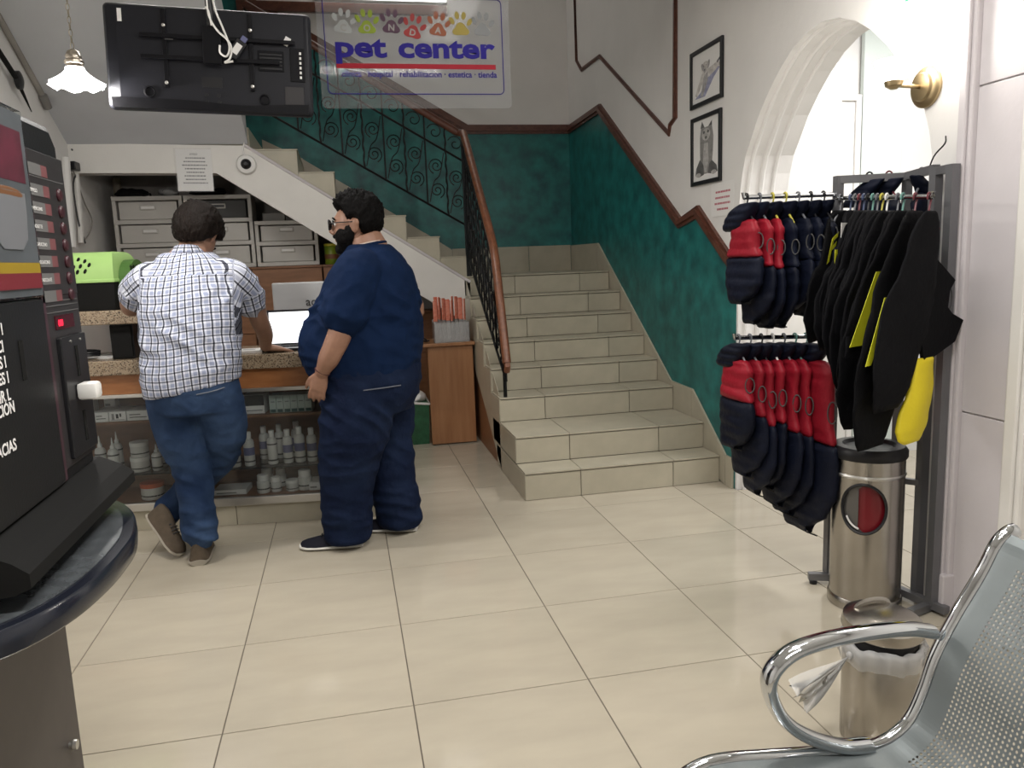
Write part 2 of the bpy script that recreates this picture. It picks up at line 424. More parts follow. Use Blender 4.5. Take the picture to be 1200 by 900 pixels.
# dark timber band and strip lamp high on the back wall
build(MB().box((-.28, YB - .05, 3.68), (1.58, YB, 3.765), .006), 'timber_band', M['trimwood'], wb)
t = thing('wall_strip_light', 'bright white strip light above the sign, on the stairwell wall', 'light', (.95, YB - .03, 3.78))
build(MB().box((.38, YB - .07, 3.785), (1.58, YB, 3.83), .004), 'housing', M['white'], t)
build(MB().cyl((.40, YB - .09, 3.80), (1.56, YB - .09, 3.80), .016, 12), 'tube', M['tube'], t, True)
# near right wall: casing and lilac wall panels
tr = struct(MB().box((XR - .035, .085, 0), (XR, .15, ZC), .008).box((XR - .05, .10, 0), (XR - .035, .135, ZC), .005), 'trim_1', M['wall2'])
build(MB().box((XR - .06, .075, 0), (XR - .005, .16, .16), .006), 'plinth_block', M['wall2'], tr)
struct(MB().box((XR - .05, -.235, 0), (XR, -.145, ZC), .012).box((XR - .065, -.215, 0), (XR - .05, -.165, ZC), .006), 'trim_2', M['beam'])
for z0, z1 in ((0, .805), (.81, 1.98), (1.985, ZC)):
    build(MB().box((XR - .012, -.145, z0), (XR, .085, z1), .003), 'wall_panel', M['wall2'], wr)
# corridor behind the arch
struct(MB().box((XR + WT, 2.3, -.12), (5.5, 2.45, 3)), 'wall_corridor_end', M['wall'])
wc = struct(MB().box((5.5, -1.2, -.12), (5.65, 2.45, 3)), 'wall_corridor_side', M['wall'])
build(MB().box((5.494, -1.2, 0), (5.5, 2.3, 1.15)), 'dado', M['teal'], wc)
struct(MB().box((XR + WT, -1.35, -.12), (5.65, -1.2, 3)), 'wall_corridor_near', M['wall'])
struct(MB().box((XR, -1.35, 3), (5.65, 2.45, 3.15)), 'ceiling_corridor', M['ceil'])
cb = thing('tall_cupboard', 'tall cream cupboard just inside the archway', 'cupboard', (3.35, 2.2, 0))
build(MB().box((3.14, 2.12, 0), (3.57, 2.295, 2.56), .004), 'carcass', M['beam'], cb)
build(MB().box((3.16, 2.105, .05), (3.55, 2.12, 2.52), .004), 'door', M['beam'], cb)
dr = struct(MB().box((3.58, 2.26, 0), (3.76, 2.285, 2.36), .003), 'door_1', M['white'])
build(MB().box((3.76, 2.245, 0), (3.80, 2.3, 2.40), .004).box((3.575, 2.245, 2.36), (3.76, 2.3, 2.40), .004), 'door_frame', M['wall'], dr)
build(MB().box((3.81, 2.25, .02), (4.11, 2.285, 2.9), .004), 'frosted_panel', M['frost'], dr)
build(MB().cyl((3.62, 2.23, 1.0), (3.62, 2.26, 1.0), .018, 12), 'door_knob', M['alu'], dr, True)
# ceiling fittings
for k, (x, y, z, rz, p) in enumerate(LIGHTS):
    t = thing('ceiling_light', ['long ceiling light fitting above the waiting bench', 'long ceiling light fitting above the open floor', 'unseen long ceiling light fitting added above the reception counter'][k], 'light', (x, y, z), 'ceiling light fittings')
    build(MB().box((x - .64, y - .15, z - .045), (x + .64, y + .15, ZC), .01), 'housing', M['white'], t)
    build(MB().box((x - .6, y - .13, z - .06), (x + .6, y + .13, z - .045), .006), 'diffuser', M['tube'], t)

# ================================================================ STAIRCASE
XS = 1.45
st = thing('staircase', 'beige tiled staircase turning left at a landing, with white sloping underside', 'staircase', (2.1, 2.05, 0))
SY = [2.03, 2.26, 2.745, 3.03, 3.29, 3.56, 3.82, 4.09]; SZ = [.172, .343, .51, .675, .835, .992, 1.15, 1.312]
SXR = 2.712
core = MB()
YF2 = 4.12
for i in range(8):
    y1 = SY[i + 1] if i < 7 else YB - .01
    z0 = 0 if i < 3 else SZ[i] - .36
    if i < 2: core.box((XS + .012, SY[i] + .012, 0), (SXR, y1 + .02, SZ[i] - .012))
    else: core.box((XS + .012, SY[i] + .012, max(.0, SZ[i] - .40)), (SXR, y1 + .02 if i < 7 else YB - .005, SZ[i] - .012))
build(core, 'stair_core', M['grout'], st)
def tile(a, b): return build(MB().box(a, b, .0015), 'stair_tile', M['stile'], st)
G = .0022
for i in range(8):
    sh = [0, 0, -.03, .02, .04, .05, .06, .08][i]
    joints = [XS, 1.80 + sh, 2.40 + sh * .6, SXR]
    zb = SZ[i - 1] if i else 0
    y1 = SY[i + 1] if i < 7 else 4.62
    for a, b in zip(joints, joints[1:]):
        tile((a + G, SY[i], zb + G), (b - G, SY[i] + .012, SZ[i] - .016))
        tile((a + G, SY[i] - .006, SZ[i] - .010), (b - G, y1 - G, SZ[i]))
        if i == 7: tile((a + G, 4.62, SZ[i] - .010), (b - G, YB - .012, SZ[i]))
# stepped left side
for i in range(7):
    y1 = SY[i + 1]
    if i < 2:
        tile((XS, SY[i] + .013, (SZ[i - 1] if i else 0) + G), (XS + .012, 2.745 + .26 if i else 2.9, SZ[i] - .012))
    else:
        pl = [(XS, SY[i] + .013, SZ[i] - .012), (XS, y1 + .012, SZ[i] - .012), (XS, y1 + .012, SZ[i] - .34), (XS, SY[i] + .013, SZ[i] - .50)]
        build(MB().prism(pl, (.012, 0, 0)), 'stair_tile', M['stile'], st)
build(MB().prism([(XS + .0125, y, z) for y, z in ((2.045, 0), (2.045, .155), (2.275, .155), (2.275, .325), (2.76, .325), (2.76, .49), (3.05, .655), (3.31, .815), (3.58, .97), (3.84, 1.13), (4.1, 1.29), (4.1, .82), (2.95, .10), (2.95, 0))], (.004, 0, 0)), 'side_backing', M['stile'], st)
# timber closing board below the side
build(MB().prism([(XS + .02, 2.95, 0), (XS + .02, 4.1, 0), (XS + .02, 4.1, .82), (XS + .02, 2.95, .12)], (.02, 0, 0)), 'side_board', M['plydark'], st)
# skirting against right wall and round the landing
sk = [((4.385, 1.55), (3.80, 1.18)), ((3.80, 1.18), (3.30, .862)), ((3.30, .862), (2.79, .54)), ((2.79, .54), (2.44, .532)), ((2.44, .532), (1.96, .19))]
for (ya, za), (yb, zb2) in sk:
    low = lambda y, z: max(0, z - .42)
    build(MB().prism([(XR - .004, ya - G, za), (XR - .004, yb + G, zb2), (XR - .004, yb + G, low(yb, zb2)), (XR - .004, ya - G, low(ya, za))], (-.013, 0, 0)), 'skirting_tile', M['stile'], st)
build(MB().box((XR - .017, 1.87, 0), (XR - .004, 1.955, .19), .001), 'skirting_tile', M['stile'], st)
build(MB().box((XR - .017, 4.39, SZ[7]), (XR - .004, YB - .016, 1.555), .0015), 'skirting_tile', M['stile'], st)
for a, b in ((1.52, 1.83), (1.83, 2.28), (2.28, 2.712)):
    build(MB().box((a + G, YB - .016, SZ[7]), (b - G, YB - .005, 1.56), .0015), 'skirting_tile', M['stile'], st)
# second flight, rising to the left along the back wall
NX = [1.52, 1.265, 1.0, .728, .456, .184]; NZ = [1.481, 1.648, 1.825, 2.0, 2.175, 2.35]
for i in range(6):
    x0 = NX[i + 1] if i < 5 else -.16
    zlow = NZ[i] - .17
    y = YF2 - .0
    # triangular core, tread and riser tiles, end tile on the open side
    build(MB().box((x0, y + .014, zlow - .12), (NX[i] - .012, YB - .004, NZ[i] - .012)), 'step_core', M['grout'], st)
    tile((x0 + G, y, NZ[i] - .010), (NX[i] + .006, YB - .02, NZ[i]))
    tile((NX[i] - .012, y + .015, NZ[i] - .165), (NX[i], YB - .02, NZ[i] - .012))
    build(MB().prism([(x0 + G, y, NZ[i] - .012), (NX[i] - .001, y, NZ[i] - .012), (NX[i] - .001, y, zlow - .06), (x0 + G, y, zlow + .10)], (0, .013, 0)), 'stair_tile', M['stile'], st)
    build(MB().prism([(x0, YB - .004, NZ[i] + .24), (NX[i], YB - .004, NZ[i] + .07), (NX[i], YB - .004, NZ[i] - .3), (x0, YB - .004, NZ[i] - .15)], (0, -.012, 0)), 'skirting_tile', M['stile'], st)
# white stringer and landing beam (front face just proud of the steps)
sl = (2.372 - 1.262) / (-.235 - 1.50)
strg = [(1.50, YF2 - .03, 1.262), (-.20, YF2 - .03, 2.372), (XL + .001, YF2 - .03, 2.40), (XL + .001, YF2 - .03, 2.185), (-.42, YF2 - .03, 2.17), (1.50, YF2 - .03, .90)]
build(MB().prism(strg, (0, .16, 0)), 'stringer', M['beam'], st)
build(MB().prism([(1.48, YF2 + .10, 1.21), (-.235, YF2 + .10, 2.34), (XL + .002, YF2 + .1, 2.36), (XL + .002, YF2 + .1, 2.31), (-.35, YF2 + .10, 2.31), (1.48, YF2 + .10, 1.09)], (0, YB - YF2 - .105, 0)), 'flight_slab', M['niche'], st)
build(MB().tube([(1.50, YF2 - .03, 1.266), (-.20, YF2 - .03, 2.376)], .012, 8), 'stringer_bead', M['wall2'], st, True)
# upper landing floor and third flight coming back over the counter
build(MB().box((XL + .001, YF2 + .02, 2.352), (-.165, YB - .004, 2.515)), 'upper_landing', M['stile'], st)
S3 = .55
s3 = [(XL + .001, YF2 - .02, 2.385), (XL + .001, 2.302, 2.385 + S3 * (YF2 - 2.302)), (XL + .001, 2.302, 2.70 + S3 * (YF2 - 2.302)), (XL + .001, YF2 - .02, 2.66)]
build(MB().prism(s3, (1.265, 0, 0)), 'upper_flight', M['soffit'], st)

# railings ---------------------------------------------------------
def spiral(c, u, v, r0, turns, a0, sgn=1, n=26):
    return [Vector(c) + Vector(u) * (r0 * (1 - .86 * k / n)) * math.cos(a0 + sgn * 2 * PI * turns * k / n) + Vector(v) * (r0 * (1 - .86 * k / n)) * math.sin(a0 + sgn * 2 * PI * turns * k / n) for k in range(n + 1)]
def railing(parent, A, B, bot0, bot1, mid0, mid1, top0, top1, nbay, plane):
    # A,B: plan points; heights at both ends of bottom bar, middle bar and handrail
    A, B = Vector(A), Vector(B)
    def pt(t, z0, z1, f=None): p = A.lerp(B, t); return Vector((p.x, p.y, z0 + (z1 - z0) * t))
    for nm, a, b, r in (('bottom_bar', bot0, bot1, .009), ('middle_bar', mid0, mid1, .009)):
        build(MB().tube([pt(0, a, b), pt(1, a, b)], r, 8), nm, M['iron'], parent, True)
    dv = (B - A).normalized(); up = Vector((0, 0, 1))
    L_ = (B - A).length
    for k in range(nbay * 2 + 1):
        tt = k / (nbay * 2)
        pb, pm_, ptp = pt(tt, bot0, bot1), pt(tt, mid0, mid1), pt(tt, top0, top1)
        mb = MB()
        if k % 2 == 1:      # twisted bar
            q = [pb.lerp(ptp, j / 24) + Vector((.004 * math.cos(j * 1.6), 0, 0)) for j in range(25)]
            mb.tube(q, [.006 + .003 * (j % 2) for j in range(25)], 6)
            build(mb, 'twisted_baluster', M['iron'], parent)
        else:
            mb.tube([pb, ptp], .007, 6); build(mb, 'baluster', M['iron'], parent)
    for k in range(nbay * 2):
        if k % 2 and nbay > 2: pass
        tt = (k + .5) / (nbay * 2); h = pt(tt, mid0, mid1).z - pt(tt, bot0, bot1).z
        p0 = pt(tt, bot0, bot1); w_ = L_ / (nbay * 2) * .40
        mb = MB()
        mb.tube(spiral(p0 + up * h * .68, dv, up, min(w_, h * .22), 1.9, -1.2), .0045, 5)
        mb.tube(spiral(p0 + up * h * .30, -dv, up, min(w_, h * .2), 1.9, -1.2, 1), .0045, 5)
        mb.tube(bez([p0 + up * h * .12 + dv * w_, p0 + up * h * .42 + dv * w_ * .4, p0 + up * h * .55 - dv * w_ * .4, p0 + up * h * .88 - dv * w_], 6), .0045, 5)
        h2 = pt(tt, top0, top1).z - pt(tt, mid0, mid1).z
        if h2 > .08:
            pm2 = pt(tt, mid0, mid1)
            mb.tube(spiral(pm2 + up * h2 * .5, dv, up, min(w_, h2 * .36), 1.3, .4), .0045, 5)
        build(mb, 'scroll', M['iron'], parent)
rl = thing('stair_railing', 'black wrought iron railing with brown wooden handrail on the stairs', 'railing', (1.52, 2.79, .51))
XRL = 1.50
railing(rl, (1.52, YF2 + .04, 0), (-.12, YF2 + .04, 0), 1.72, 2.69, 2.235, 3.19, 2.44, 3.42, 5, 'x')
railing(rl, (XRL, 4.06, 0), (XRL, 3.02, 0), 1.43, .80, 1.98, 1.33, 2.40, 1.50, 5, 'y')
railing(rl, (XRL, 3.02, 0), (XRL, 2.72, 0), .80, .63, 1.33, .72, 1.50, .80, 1, 'y')
hp = [(XRL, 4.10, 2.46), (XRL, 3.9, 2.30), (XRL, 3.5, 1.965), (XRL, 3.1, 1.63), (XRL, 3.0, 1.535), (XRL, 2.94, 1.43), (XRL, 2.82, 1.12), (XRL, 2.70, .80), (XRL, 2.685, .755)]
build(MB().tube(hp, (.034, .030), 12, up=(0, 0, 1)), 'handrail', M['railwood'], rl, True)
build(MB().tube([(XRL, 4.10, 2.46), (1.46, YF2 + .04, 2.475), (1.2, YF2 + .04, 2.63), (-.12, YF2 + .04, 3.42)], (.03, .026), 12, up=(0, 0, 1)), 'handrail', M['trimwood'], rl, True)
build(MB().box((XRL - .02, YF2 - .02, 1.31), (XRL + .02, YF2 + .02, 2.44), .004), 'newel_post', M['iron'], rl)
build(MB().cyl((XRL, 2.775, .511), (XRL, 2.775, .98), .013, 10), 'foot_post', M['iron'], rl, True)
build(MB().tube([(XRL, 2.69, .775), (XRL, 2.665, .735), (XRL, 2.69, .70)], .022, 8), 'handrail_end', M['railwood'], rl, True)
# ================================================================ COUNTER (slightly skewed to the room)
CT = frame((.1, 2.07, 0), (1, -.13, 0), (.13, 1, 0)); CTI = CT.inverted()
def onC(px, py, v):
    c = CTI @ CAMP; d = CTI.to_3x3() @ ray(px, py); t = (v - c.y) / d.y; return c + d * t
UL, UR = -1.50, .46
ZL, ZU = .975, 1.245        # lower and upper granite tops
def cbuild(mb, *a, **k): mb.xf(CT); return build(mb, *a, **k)
def cthing(name, label, cat, loc, group=None): return thing(name, label, cat, CT @ Vector(loc), group)
ct = cthing('display_counter', 'glass fronted reception display counter with brown wood apron', 'counter', (-.5, .2, 0))
for a, b in ((UL, -.92), (-.92, -.32), (-.32, .28), (.28, UR)):
    cbuild(MB().box((a + .002, .02, 0), (b - .002, .035, .118), .001), 'kick_tile', M['stile'], ct)
cbuild(MB().box((UL, -.006, .118), (UR, .02, .165), .004), 'bottom_rail', M['alu'], ct)
cbuild(MB().box((UL, -.006, .765), (UR, .02, .785), .003), 'top_rail', M['alu'], ct)
cbuild(MB().box((UL, .012, .785), (UR, .03, .892), .001), 'apron_panel', M['ply'], ct)
cbuild(MB().box((UL, .36, .12), (UR, .38, .9)), 'back_panel', M['plydark'], ct)
cbuild(MB().box((UL, .02, .12), (UR, .36, .165)), 'bottom_shelf', M['plydark'], ct)
cbuild(MB().box((UL, .03, .318), (UR, .36, .326)), 'shelf', M['glass'], ct)
cbuild(MB().box((UL, .06, .610), (UR, .36, .622)), 'shelf', M['plydark'], ct)
cbuild(MB().box((UR - .02, .02, .12), (UR, .38, .9)), 'end_panel', M['plydark'], ct)
cbuild(MB().box((UL, .004, .165), (UR, .010, .765)), 'front_glass', M['glass'], ct)
tag(cbuild(MB().box((UL, -.03, .895), (UR + .03, .50, ZL), .006), 'granite_worktop', M['granite']), 'speckled brown granite worktop under the two men\'s hands', 'worktop')
tag(cbuild(MB().box((UL, -.02, ZU - .075), (-.72, .46, ZU), .006), 'granite_shelf', M['granite']), 'raised granite shelf holding the green pet carrier', 'shelf')
for u in (-.86, ):
    b = thing('shelf_bracket', 'black upright block holding up the raised granite shelf', 'bracket', CT @ Vector((u, .2, ZL)))
    cbuild(MB().box((u - .05, .05, ZL), (u + .07, .40, ZU - .075), .004), 'post', M['black'], b)
    cbuild(MB().box((u - .045, .035, ZL + .01), (u + .065, .05, ZU - .085), .002), 'face_plate', M['blackm'], b)
# clutter under the raised shelf
tag(cbuild(MB().tube([(-1.13 + .10 * math.cos(a * .5) * (1 + .05 * a / 20), .16 + .06 * math.sin(a * .5), ZL + .012 + .001 * a) for a in range(30)], .007, 7), 'coiled_cable', M['black'], smooth=True), 'black cable coiled under the raised granite shelf', 'cable')
b = thing('paper_stack', 'loose white papers lying under the raised granite shelf', 'papers', CT @ Vector((-1.02, .22, ZL)))
for k in range(4):
    q = MB().box((-.10, -.07, 0), (.10, .07, .002)); q.xf(Matrix.Translation((-1.02, .2, ZL + .003 * k)) @ Matrix.Rotation(.3 * k - .4, 4, 'Z')); cbuild(q, 'sheet', M['paper'], b)
# ---- goods in the display -------------------------------------------------
GB = 'goods in the glass counter'
def bottle(name, label, px, py, v, h, r, kind, z0=None, band=None, cat='bottle'):
    p = onC(px, py, v); z = z0; t = cthing(name, label, cat, (p.x, v, z), GB)
    c = (p.x, v, z)
    if kind == 'dropper':
        cbuild(MB().lathe(c, [(r * .9, 0), (r, .006), (r, h * .58), (r * .8, h * .66), (r * .35, h * .70)], 18), 'body', M['bottle'], t, smooth=True)
        cbuild(MB().lathe(c, [(r * .42, h * .69), (r * .42, h * .77), (r * .22, h * .80), (r * .06, h)], 14), 'nozzle_cap', M['white'], t, smooth=True)
    elif kind == 'flip':
        cbuild(MB().lathe(c, [(r * .9, 0), (r, .006), (r, h * .68), (r * .85, h * .76), (r * .5, h * .80)], 18), 'body', M['bottle'], t, smooth=True)
        cbuild(MB().lathe(c, [(r * .56, h * .80), (r * .58, h * .98), (r * .5, h)], 16), 'cap', M['white'], t, smooth=True)
    elif kind == 'jar':
        cbuild(MB().lathe(c, [(r * .92, 0), (r, .004), (r, h * .62), (r * .8, h * .70)], 20), 'body', M['bottle'], t, smooth=True)
        cbuild(MB().lathe(c, [(r * .86, h * .68), (r * .88, h * .72), (r * .88, h * .97), (r * .8, h)], 20), 'lid', M['white'], t, smooth=True)
    elif kind == 'tub':
        cbuild(MB().lathe(c, [(r * .95, 0), (r, .004), (r, h * .74)], 22), 'body', M['bottle'], t, smooth=True)
        cbuild(MB().lathe(c, [(r * 1.04, h * .72), (r * 1.05, h * .78), (r * 1.04, h * .97), (r * .3, h)], 22), 'lid', M[band or 'white'], t, smooth=True)
    for (f0, f1, mm) in ({'dropper': [(.50, .54, 'labelblack'), (.10, .16, 'labelblack')], 'flip': [(.32, .55, 'blue'), (.12, .16, 'labelblack')], 'plain': []}.get(kind, [(.2, .28, 'labelblack')]) if band != 'band' else [(.58, .62, 'labelblack'), (.1, .15, 'labelblack')]):
        cbuild(MB().lathe(c, [(r * 1.012, h * f0), (r * 1.012, h * f1)], 18), 'label', M[mm], t, smooth=True)
    return t
Z1, Z2, Z0 = .327, .623, .166
bottle('dropper_bottle', 'leftmost white dropper bottle with black bands in the counter', 121, 558, .10, .215, .030, 'dropper', Z1)
bottle('dropper_bottle', 'white dropper bottle with lavender label, second from the left', 136, 560, .08, .205, .030, 'dropper', Z1)
bottle('dropper_bottle', 'white dropper bottle standing behind the second one', 141, 556, .20, .215, .028, 'dropper', Z1)
bottle('round_tub', 'lower of two stacked white tubs with black print', 166, 556, .11, .085, .050, 'tub', Z1, cat='tub')
bottle('round_tub', 'upper of two stacked white tubs with black print', 165, 540, .11, .085, .048, 'tub', Z1 + .086, cat='tub')
bottle('dropper_bottle', 'small white dropper bottle beside the stacked tubs', 186, 556, .10, .15, .028, 'dropper', Z1)
bottle('dropper_bottle', 'small white dropper bottle half hidden by the plaid shirt man\'s leg', 192, 554, .18, .16, .028, 'dropper', Z1)
bottle('shampoo_bottle', 'white bottle beside the jeans, leftmost of the right group', 277, 550, .08, .19, .030, 'flip', Z1)
bottle('shampoo_bottle', 'white flip top bottle with lavender label standing apart', 294, 550, .09, .195, .030, 'flip', Z1)
bottle('shampoo_bottle', 'grey looking bottle behind the black banded bottle', 312, 546, .24, .195, .028, 'flip', Z1)
bottle('shampoo_bottle', 'white flip top bottle with a black band in the middle', 321, 547, .10, .195, .028, 'flip', Z1, 'band')
bottle('shampoo_bottle', 'banded bottle at the back between two front bottles', 330, 544, .24, .20, .027, 'flip', Z1, 'band')
bottle('shampoo_bottle', 'white flip top bottle with lavender label near the navy shirt man', 339, 546, .11, .195, .028, 'flip', Z1)
bottle('pump_bottle', 'white pump bottle with lavender label near the navy shirt man', 353, 545, .12, .205, .030, 'flip', Z1)
bottle('pump_bottle', 'tall pale bottle behind the pump bottle', 350, 543, .26, .21, .030, 'flip', Z1)
bottle('shampoo_bottle', 'white bottle half hidden behind the navy shirt man\'s jeans', 367, 544, .12, .195, .028, 'flip', Z1)
bottle('pill_jar', 'white screw top jar on the bottom of the counter, leftmost', 309, 572, .08, .105, .036, 'jar', Z0, cat='jar')
bottle('pill_jar', 'white screw top jar behind the leftmost jar', 314, 570, .19, .115, .034, 'jar', Z0, cat='jar')
bottle('pill_jar', 'small white screw top jar, second in the bottom row', 324, 572, .09, .085, .030, 'jar', Z0, cat='jar')
bottle('pill_jar', 'white jar behind the small second jar', 330, 570, .20, .105, .030, 'jar', Z0, cat='jar')
bottle('cream_jar', 'short white jar with black print in the bottom row', 343, 571, .09, .065, .036, 'tub', Z0, cat='jar')
bottle('pill_jar', 'large white jar at the right of the bottom row', 358, 570, .10, .115, .040, 'jar', Z0, cat='jar')
bottle('lidded_tub', 'white tub with an orange lid at the bottom of the counter', 180, 583, .10, .095, .062, 'tub', Z0, 'orange', cat='tub')
def cbox(name, label, u0, u1, v0, v1, z, h, m1, marks=(), cat='box'):
    t = cthing(name, label, cat, ((u0 + u1) / 2, (v0 + v1) / 2, z), GB)
    cbuild(MB().box((u0, v0, z), (u1, v1, z + h), .001), 'carton', M[m1], t)
    for (a, b, c, d, mm) in marks:
        cbuild(MB().box((u0 + (u1 - u0) * a, v0 - .0008, z + h * b), (u0 + (u1 - u0) * c, v0, z + h * d)), 'print', M[mm], t)
    return t
M['mint'] = mat('pale mint carton', (.50, .58, .55), .5); M['mintd'] = mat('dark green print', (.05, .12, .11), .5)
u = lambda px, v, py=490: onC(px, py, v).x
txt = [(.1, .55, .55, .68, 'ink'), (.1, .3, .8, .38, 'labelblack')]
for k, (a, b) in enumerate(((106, 110), (111, 127), (128, 148), (149, 178))):
    cbox('medicine_carton', ['narrow white carton beside the coffee machine', 'white printed carton, first of the long row', 'white carton with a black paw picture in the row', 'long white carton with small print beside the plaid man'][k], u(a, .08), u(b, .08), .08, .26, Z2, .055, 'paper',
         txt if k != 2 else [(.15, .2, .3, .8, 'ink'), (.4, .3, .55, .75, 'labelblack'), (.62, .45, .72, .8, 'labelblack'), (.1, .12, .9, .18, 'ink')])
cbox('medicine_carton', 'pale carton standing behind the row of white cartons', u(124, .28), u(137, .28), .28, .34, Z2, .105, 'paper', txt)
cbox('medicine_carton', 'pale carton at the far left behind the row', u(103, .28), u(112, .28), .28, .34, Z2, .10, 'paper', txt)
cbox('medicine_carton', 'black and white carton beside the blue jeans', u(287, .10), u(311, .10), .10, .24, Z2, .11, 'paper', [(0, .42, 1, .98, 'labelblack'), (.12, .15, .9, .2, 'ink')])
for k in range(6):
    a = 317 + k * 8.3
    cbox('mint_carton', ORD[k] + ' pale mint carton from the left in the upright row', u(a, .10), u(a + 7.9, .10), .10, .2, Z2, .10, 'mint', [(.1, .02, .9, .2, 'mintd'), (.2, .6, .8, .66, 'ink')])
cbox('flat_carton', 'flat white carton lying on the counter floor between the men', u(250, .06, 580), u(289, .06, 580), .06, .2, Z0, .03, 'paper', [(.1, .3, .7, .5, 'ink')])
cbox('flat_carton', 'flat white carton at the far right of the bottom row', u(363, .06, 580), u(376, .06, 580), .06, .2, Z0, .045, 'paper', [(.1, .3, .7, .5, 'ink')])
# ---- on the worktop ------------------------------------------------------
# laptop with a white screen
p = onC(345, 408, .26)
lp = cthing('laptop', 'open black laptop with a blank white screen on the worktop', 'laptop', (p.x, .2, ZL))
w2 = .152
cbuild(MB().box((p.x - w2, .06, ZL), (p.x + w2, .27, ZL + .018), .004), 'base', M['black'], lp)
kb = cbuild(MB().box((p.x - w2 + .02, .13, ZL + .018), (p.x + w2 - .02, .25, ZL + .0195)), 'keyboard', M['panel'], lp)
for r_ in range(4):
    for k in range(12):
        x_ = p.x - w2 + .028 + k * .0205
        cbuild(MB().box((x_, .14 + r_ * .026, ZL + .0195), (x_ + .017, .162 + r_ * .026, ZL + .022)), 'key', M['blackm'], kb)
lid = MB().box((p.x - w2, .0, 0), (p.x + w2, .008, .212), .003); rot = Matrix.Translation((0, .272, ZL + .012)) @ Matrix.Rotation(-.16, 4, 'X')
lid.xf(rot); cbuild(lid, 'lid', M['black'], lp)
sc = MB().box((p.x - w2 + .012, -.0012, .016), (p.x + w2 - .012, .0002, .198)); sc.xf(rot); cbuild(sc, 'screen', M['screen'], lp)
for q in (-.1, .1): cbuild(MB().cyl((p.x + q - .02, .270, ZL + .016), (p.x + q + .02, .270, ZL + .016), .008, 10), 'hinge', M['black'], lp)
# booklet by the hand
p = onC(292, 402, .16)
t = cthing('booklet', 'white glossy booklet lying by the plaid shirt man\'s hand', 'booklet', (p.x, .16, ZL))
q = MB().box((-.085, -.075, 0), (.085, .075, .012), .002); q.xf(Matrix.Translation((p.x, .12, ZL)) @ Matrix.Rotation(.1, 4, 'Z')); cbuild(q, 'pages', M['paper'], t)
q = MB().box((-.085, -.075, .0122), (.085, .075, .0135)); q.xf(Matrix.Translation((p.x, .12, ZL)) @ Matrix.Rotation(.1, 4, 'Z')); cbuild(q, 'cover', M['white'], t)
q = MB().box((-.03, -.01, .0136), (.04, .03, .0141)); q.xf(Matrix.Translation((p.x, .12, ZL)) @ Matrix.Rotation(.1, 4, 'Z')); cbuild(q, 'print', M['ink'], t)
# black desk phone / tray seen beside the forearm
# green pet carrier on the raised shelf
pc = cthing('pet_carrier', 'lime green and black plastic pet carrier on the raised granite shelf', 'pet carrier', (-1.08, .2, ZU))
c0, c1 = -1.40, -.845
prof = lambda s: [(-.17 * s, .0), (.17 * s, 0), (.175 * s, .145)]
cbuild(MB().prism([(c0 + .02, .035, ZU), (c1 - .015, .035, ZU), (c1, .02, ZU + .155), (c0, .02, ZU + .155)], (0, .36, 0)), 'base_shell', M['blackm'], pc)
R = []
for k in range(9):
    a = k / 8; ins = .035 * a ** 2.2; z = ZU + .16 + .155 * math.sin(a * PI / 2)
    y0, y1 = .018 + .10 * (1 - math.cos(a * PI / 2)), .382 - .10 * (1 - math.cos(a * PI / 2))
    R.append([(c0 + ins, y0, z), (c1 - ins, y0, z), (c1 - ins, y1, z), (c0 + ins, y1, z)])
top = cbuild(MB().rings(R), 'top_shell', M['green'], pc, smooth=True)
cbuild(MB().box((c0 - .008, .008, ZU + .150), (c1 + .006, .392, ZU + .168), .004), 'rim', M['green'], pc)
cbuild(MB().box((c0 + .1, .002, ZU + .138), (c0 + .36, .02, ZU + .172), .004), 'side_clip', M['panel'], pc)
for (a, b) in ((0, 0), (.035, .01), (.07, .015), (.11, .018), (.015, .035), (.05, .04), (.085, .045), (.13, .05), (.0, .07), (.035, .075), (.07, .08), (.105, .07)):
    s = MB().ell((0, 0, 0), (.008, .006, .014), 10, 6); zz = ZU + .195 + b; k = math.asin(min(.99, (zz - ZU - .16) / .155)) / (PI / 2)
    s.xf(Matrix.Translation((c0 + .30 + a, .017 + .10 * (1 - math.cos(k * PI / 2)), zz)) @ Matrix.Rotation(.45, 4, 'Y')); cbuild(s, 'vent_slot', M['blackm'], top, smooth=True)
dh = cbuild(MB().prism([(c1 + .002, .07 + .0, ZU + .03)] + [(c1 + .002, .20 - .125 * math.cos(PI * k / 12), ZU + .15 + .12 * math.sin(PI * k / 12)) for k in range(13)] + [(c1 + .002, .33, ZU + .03)], (.06, 0, 0)), 'door_hood', mat('dark green plastic', (.06, .14, .03), .4), pc)
for k in range(6): cbuild(MB().cyl((c1 + .066, .09 + k * .044, ZU + .03), (c1 + .066, .09 + k * .044, ZU + .24), .0025, 6), 'door_wire', M['iron'], dh)
for k in range(5): cbuild(MB().cyl((c1 + .066, .08, ZU + .05 + k * .045), (c1 + .066, .32, ZU + .05 + k * .045), .0025, 6), 'door_wire', M['iron'], dh)
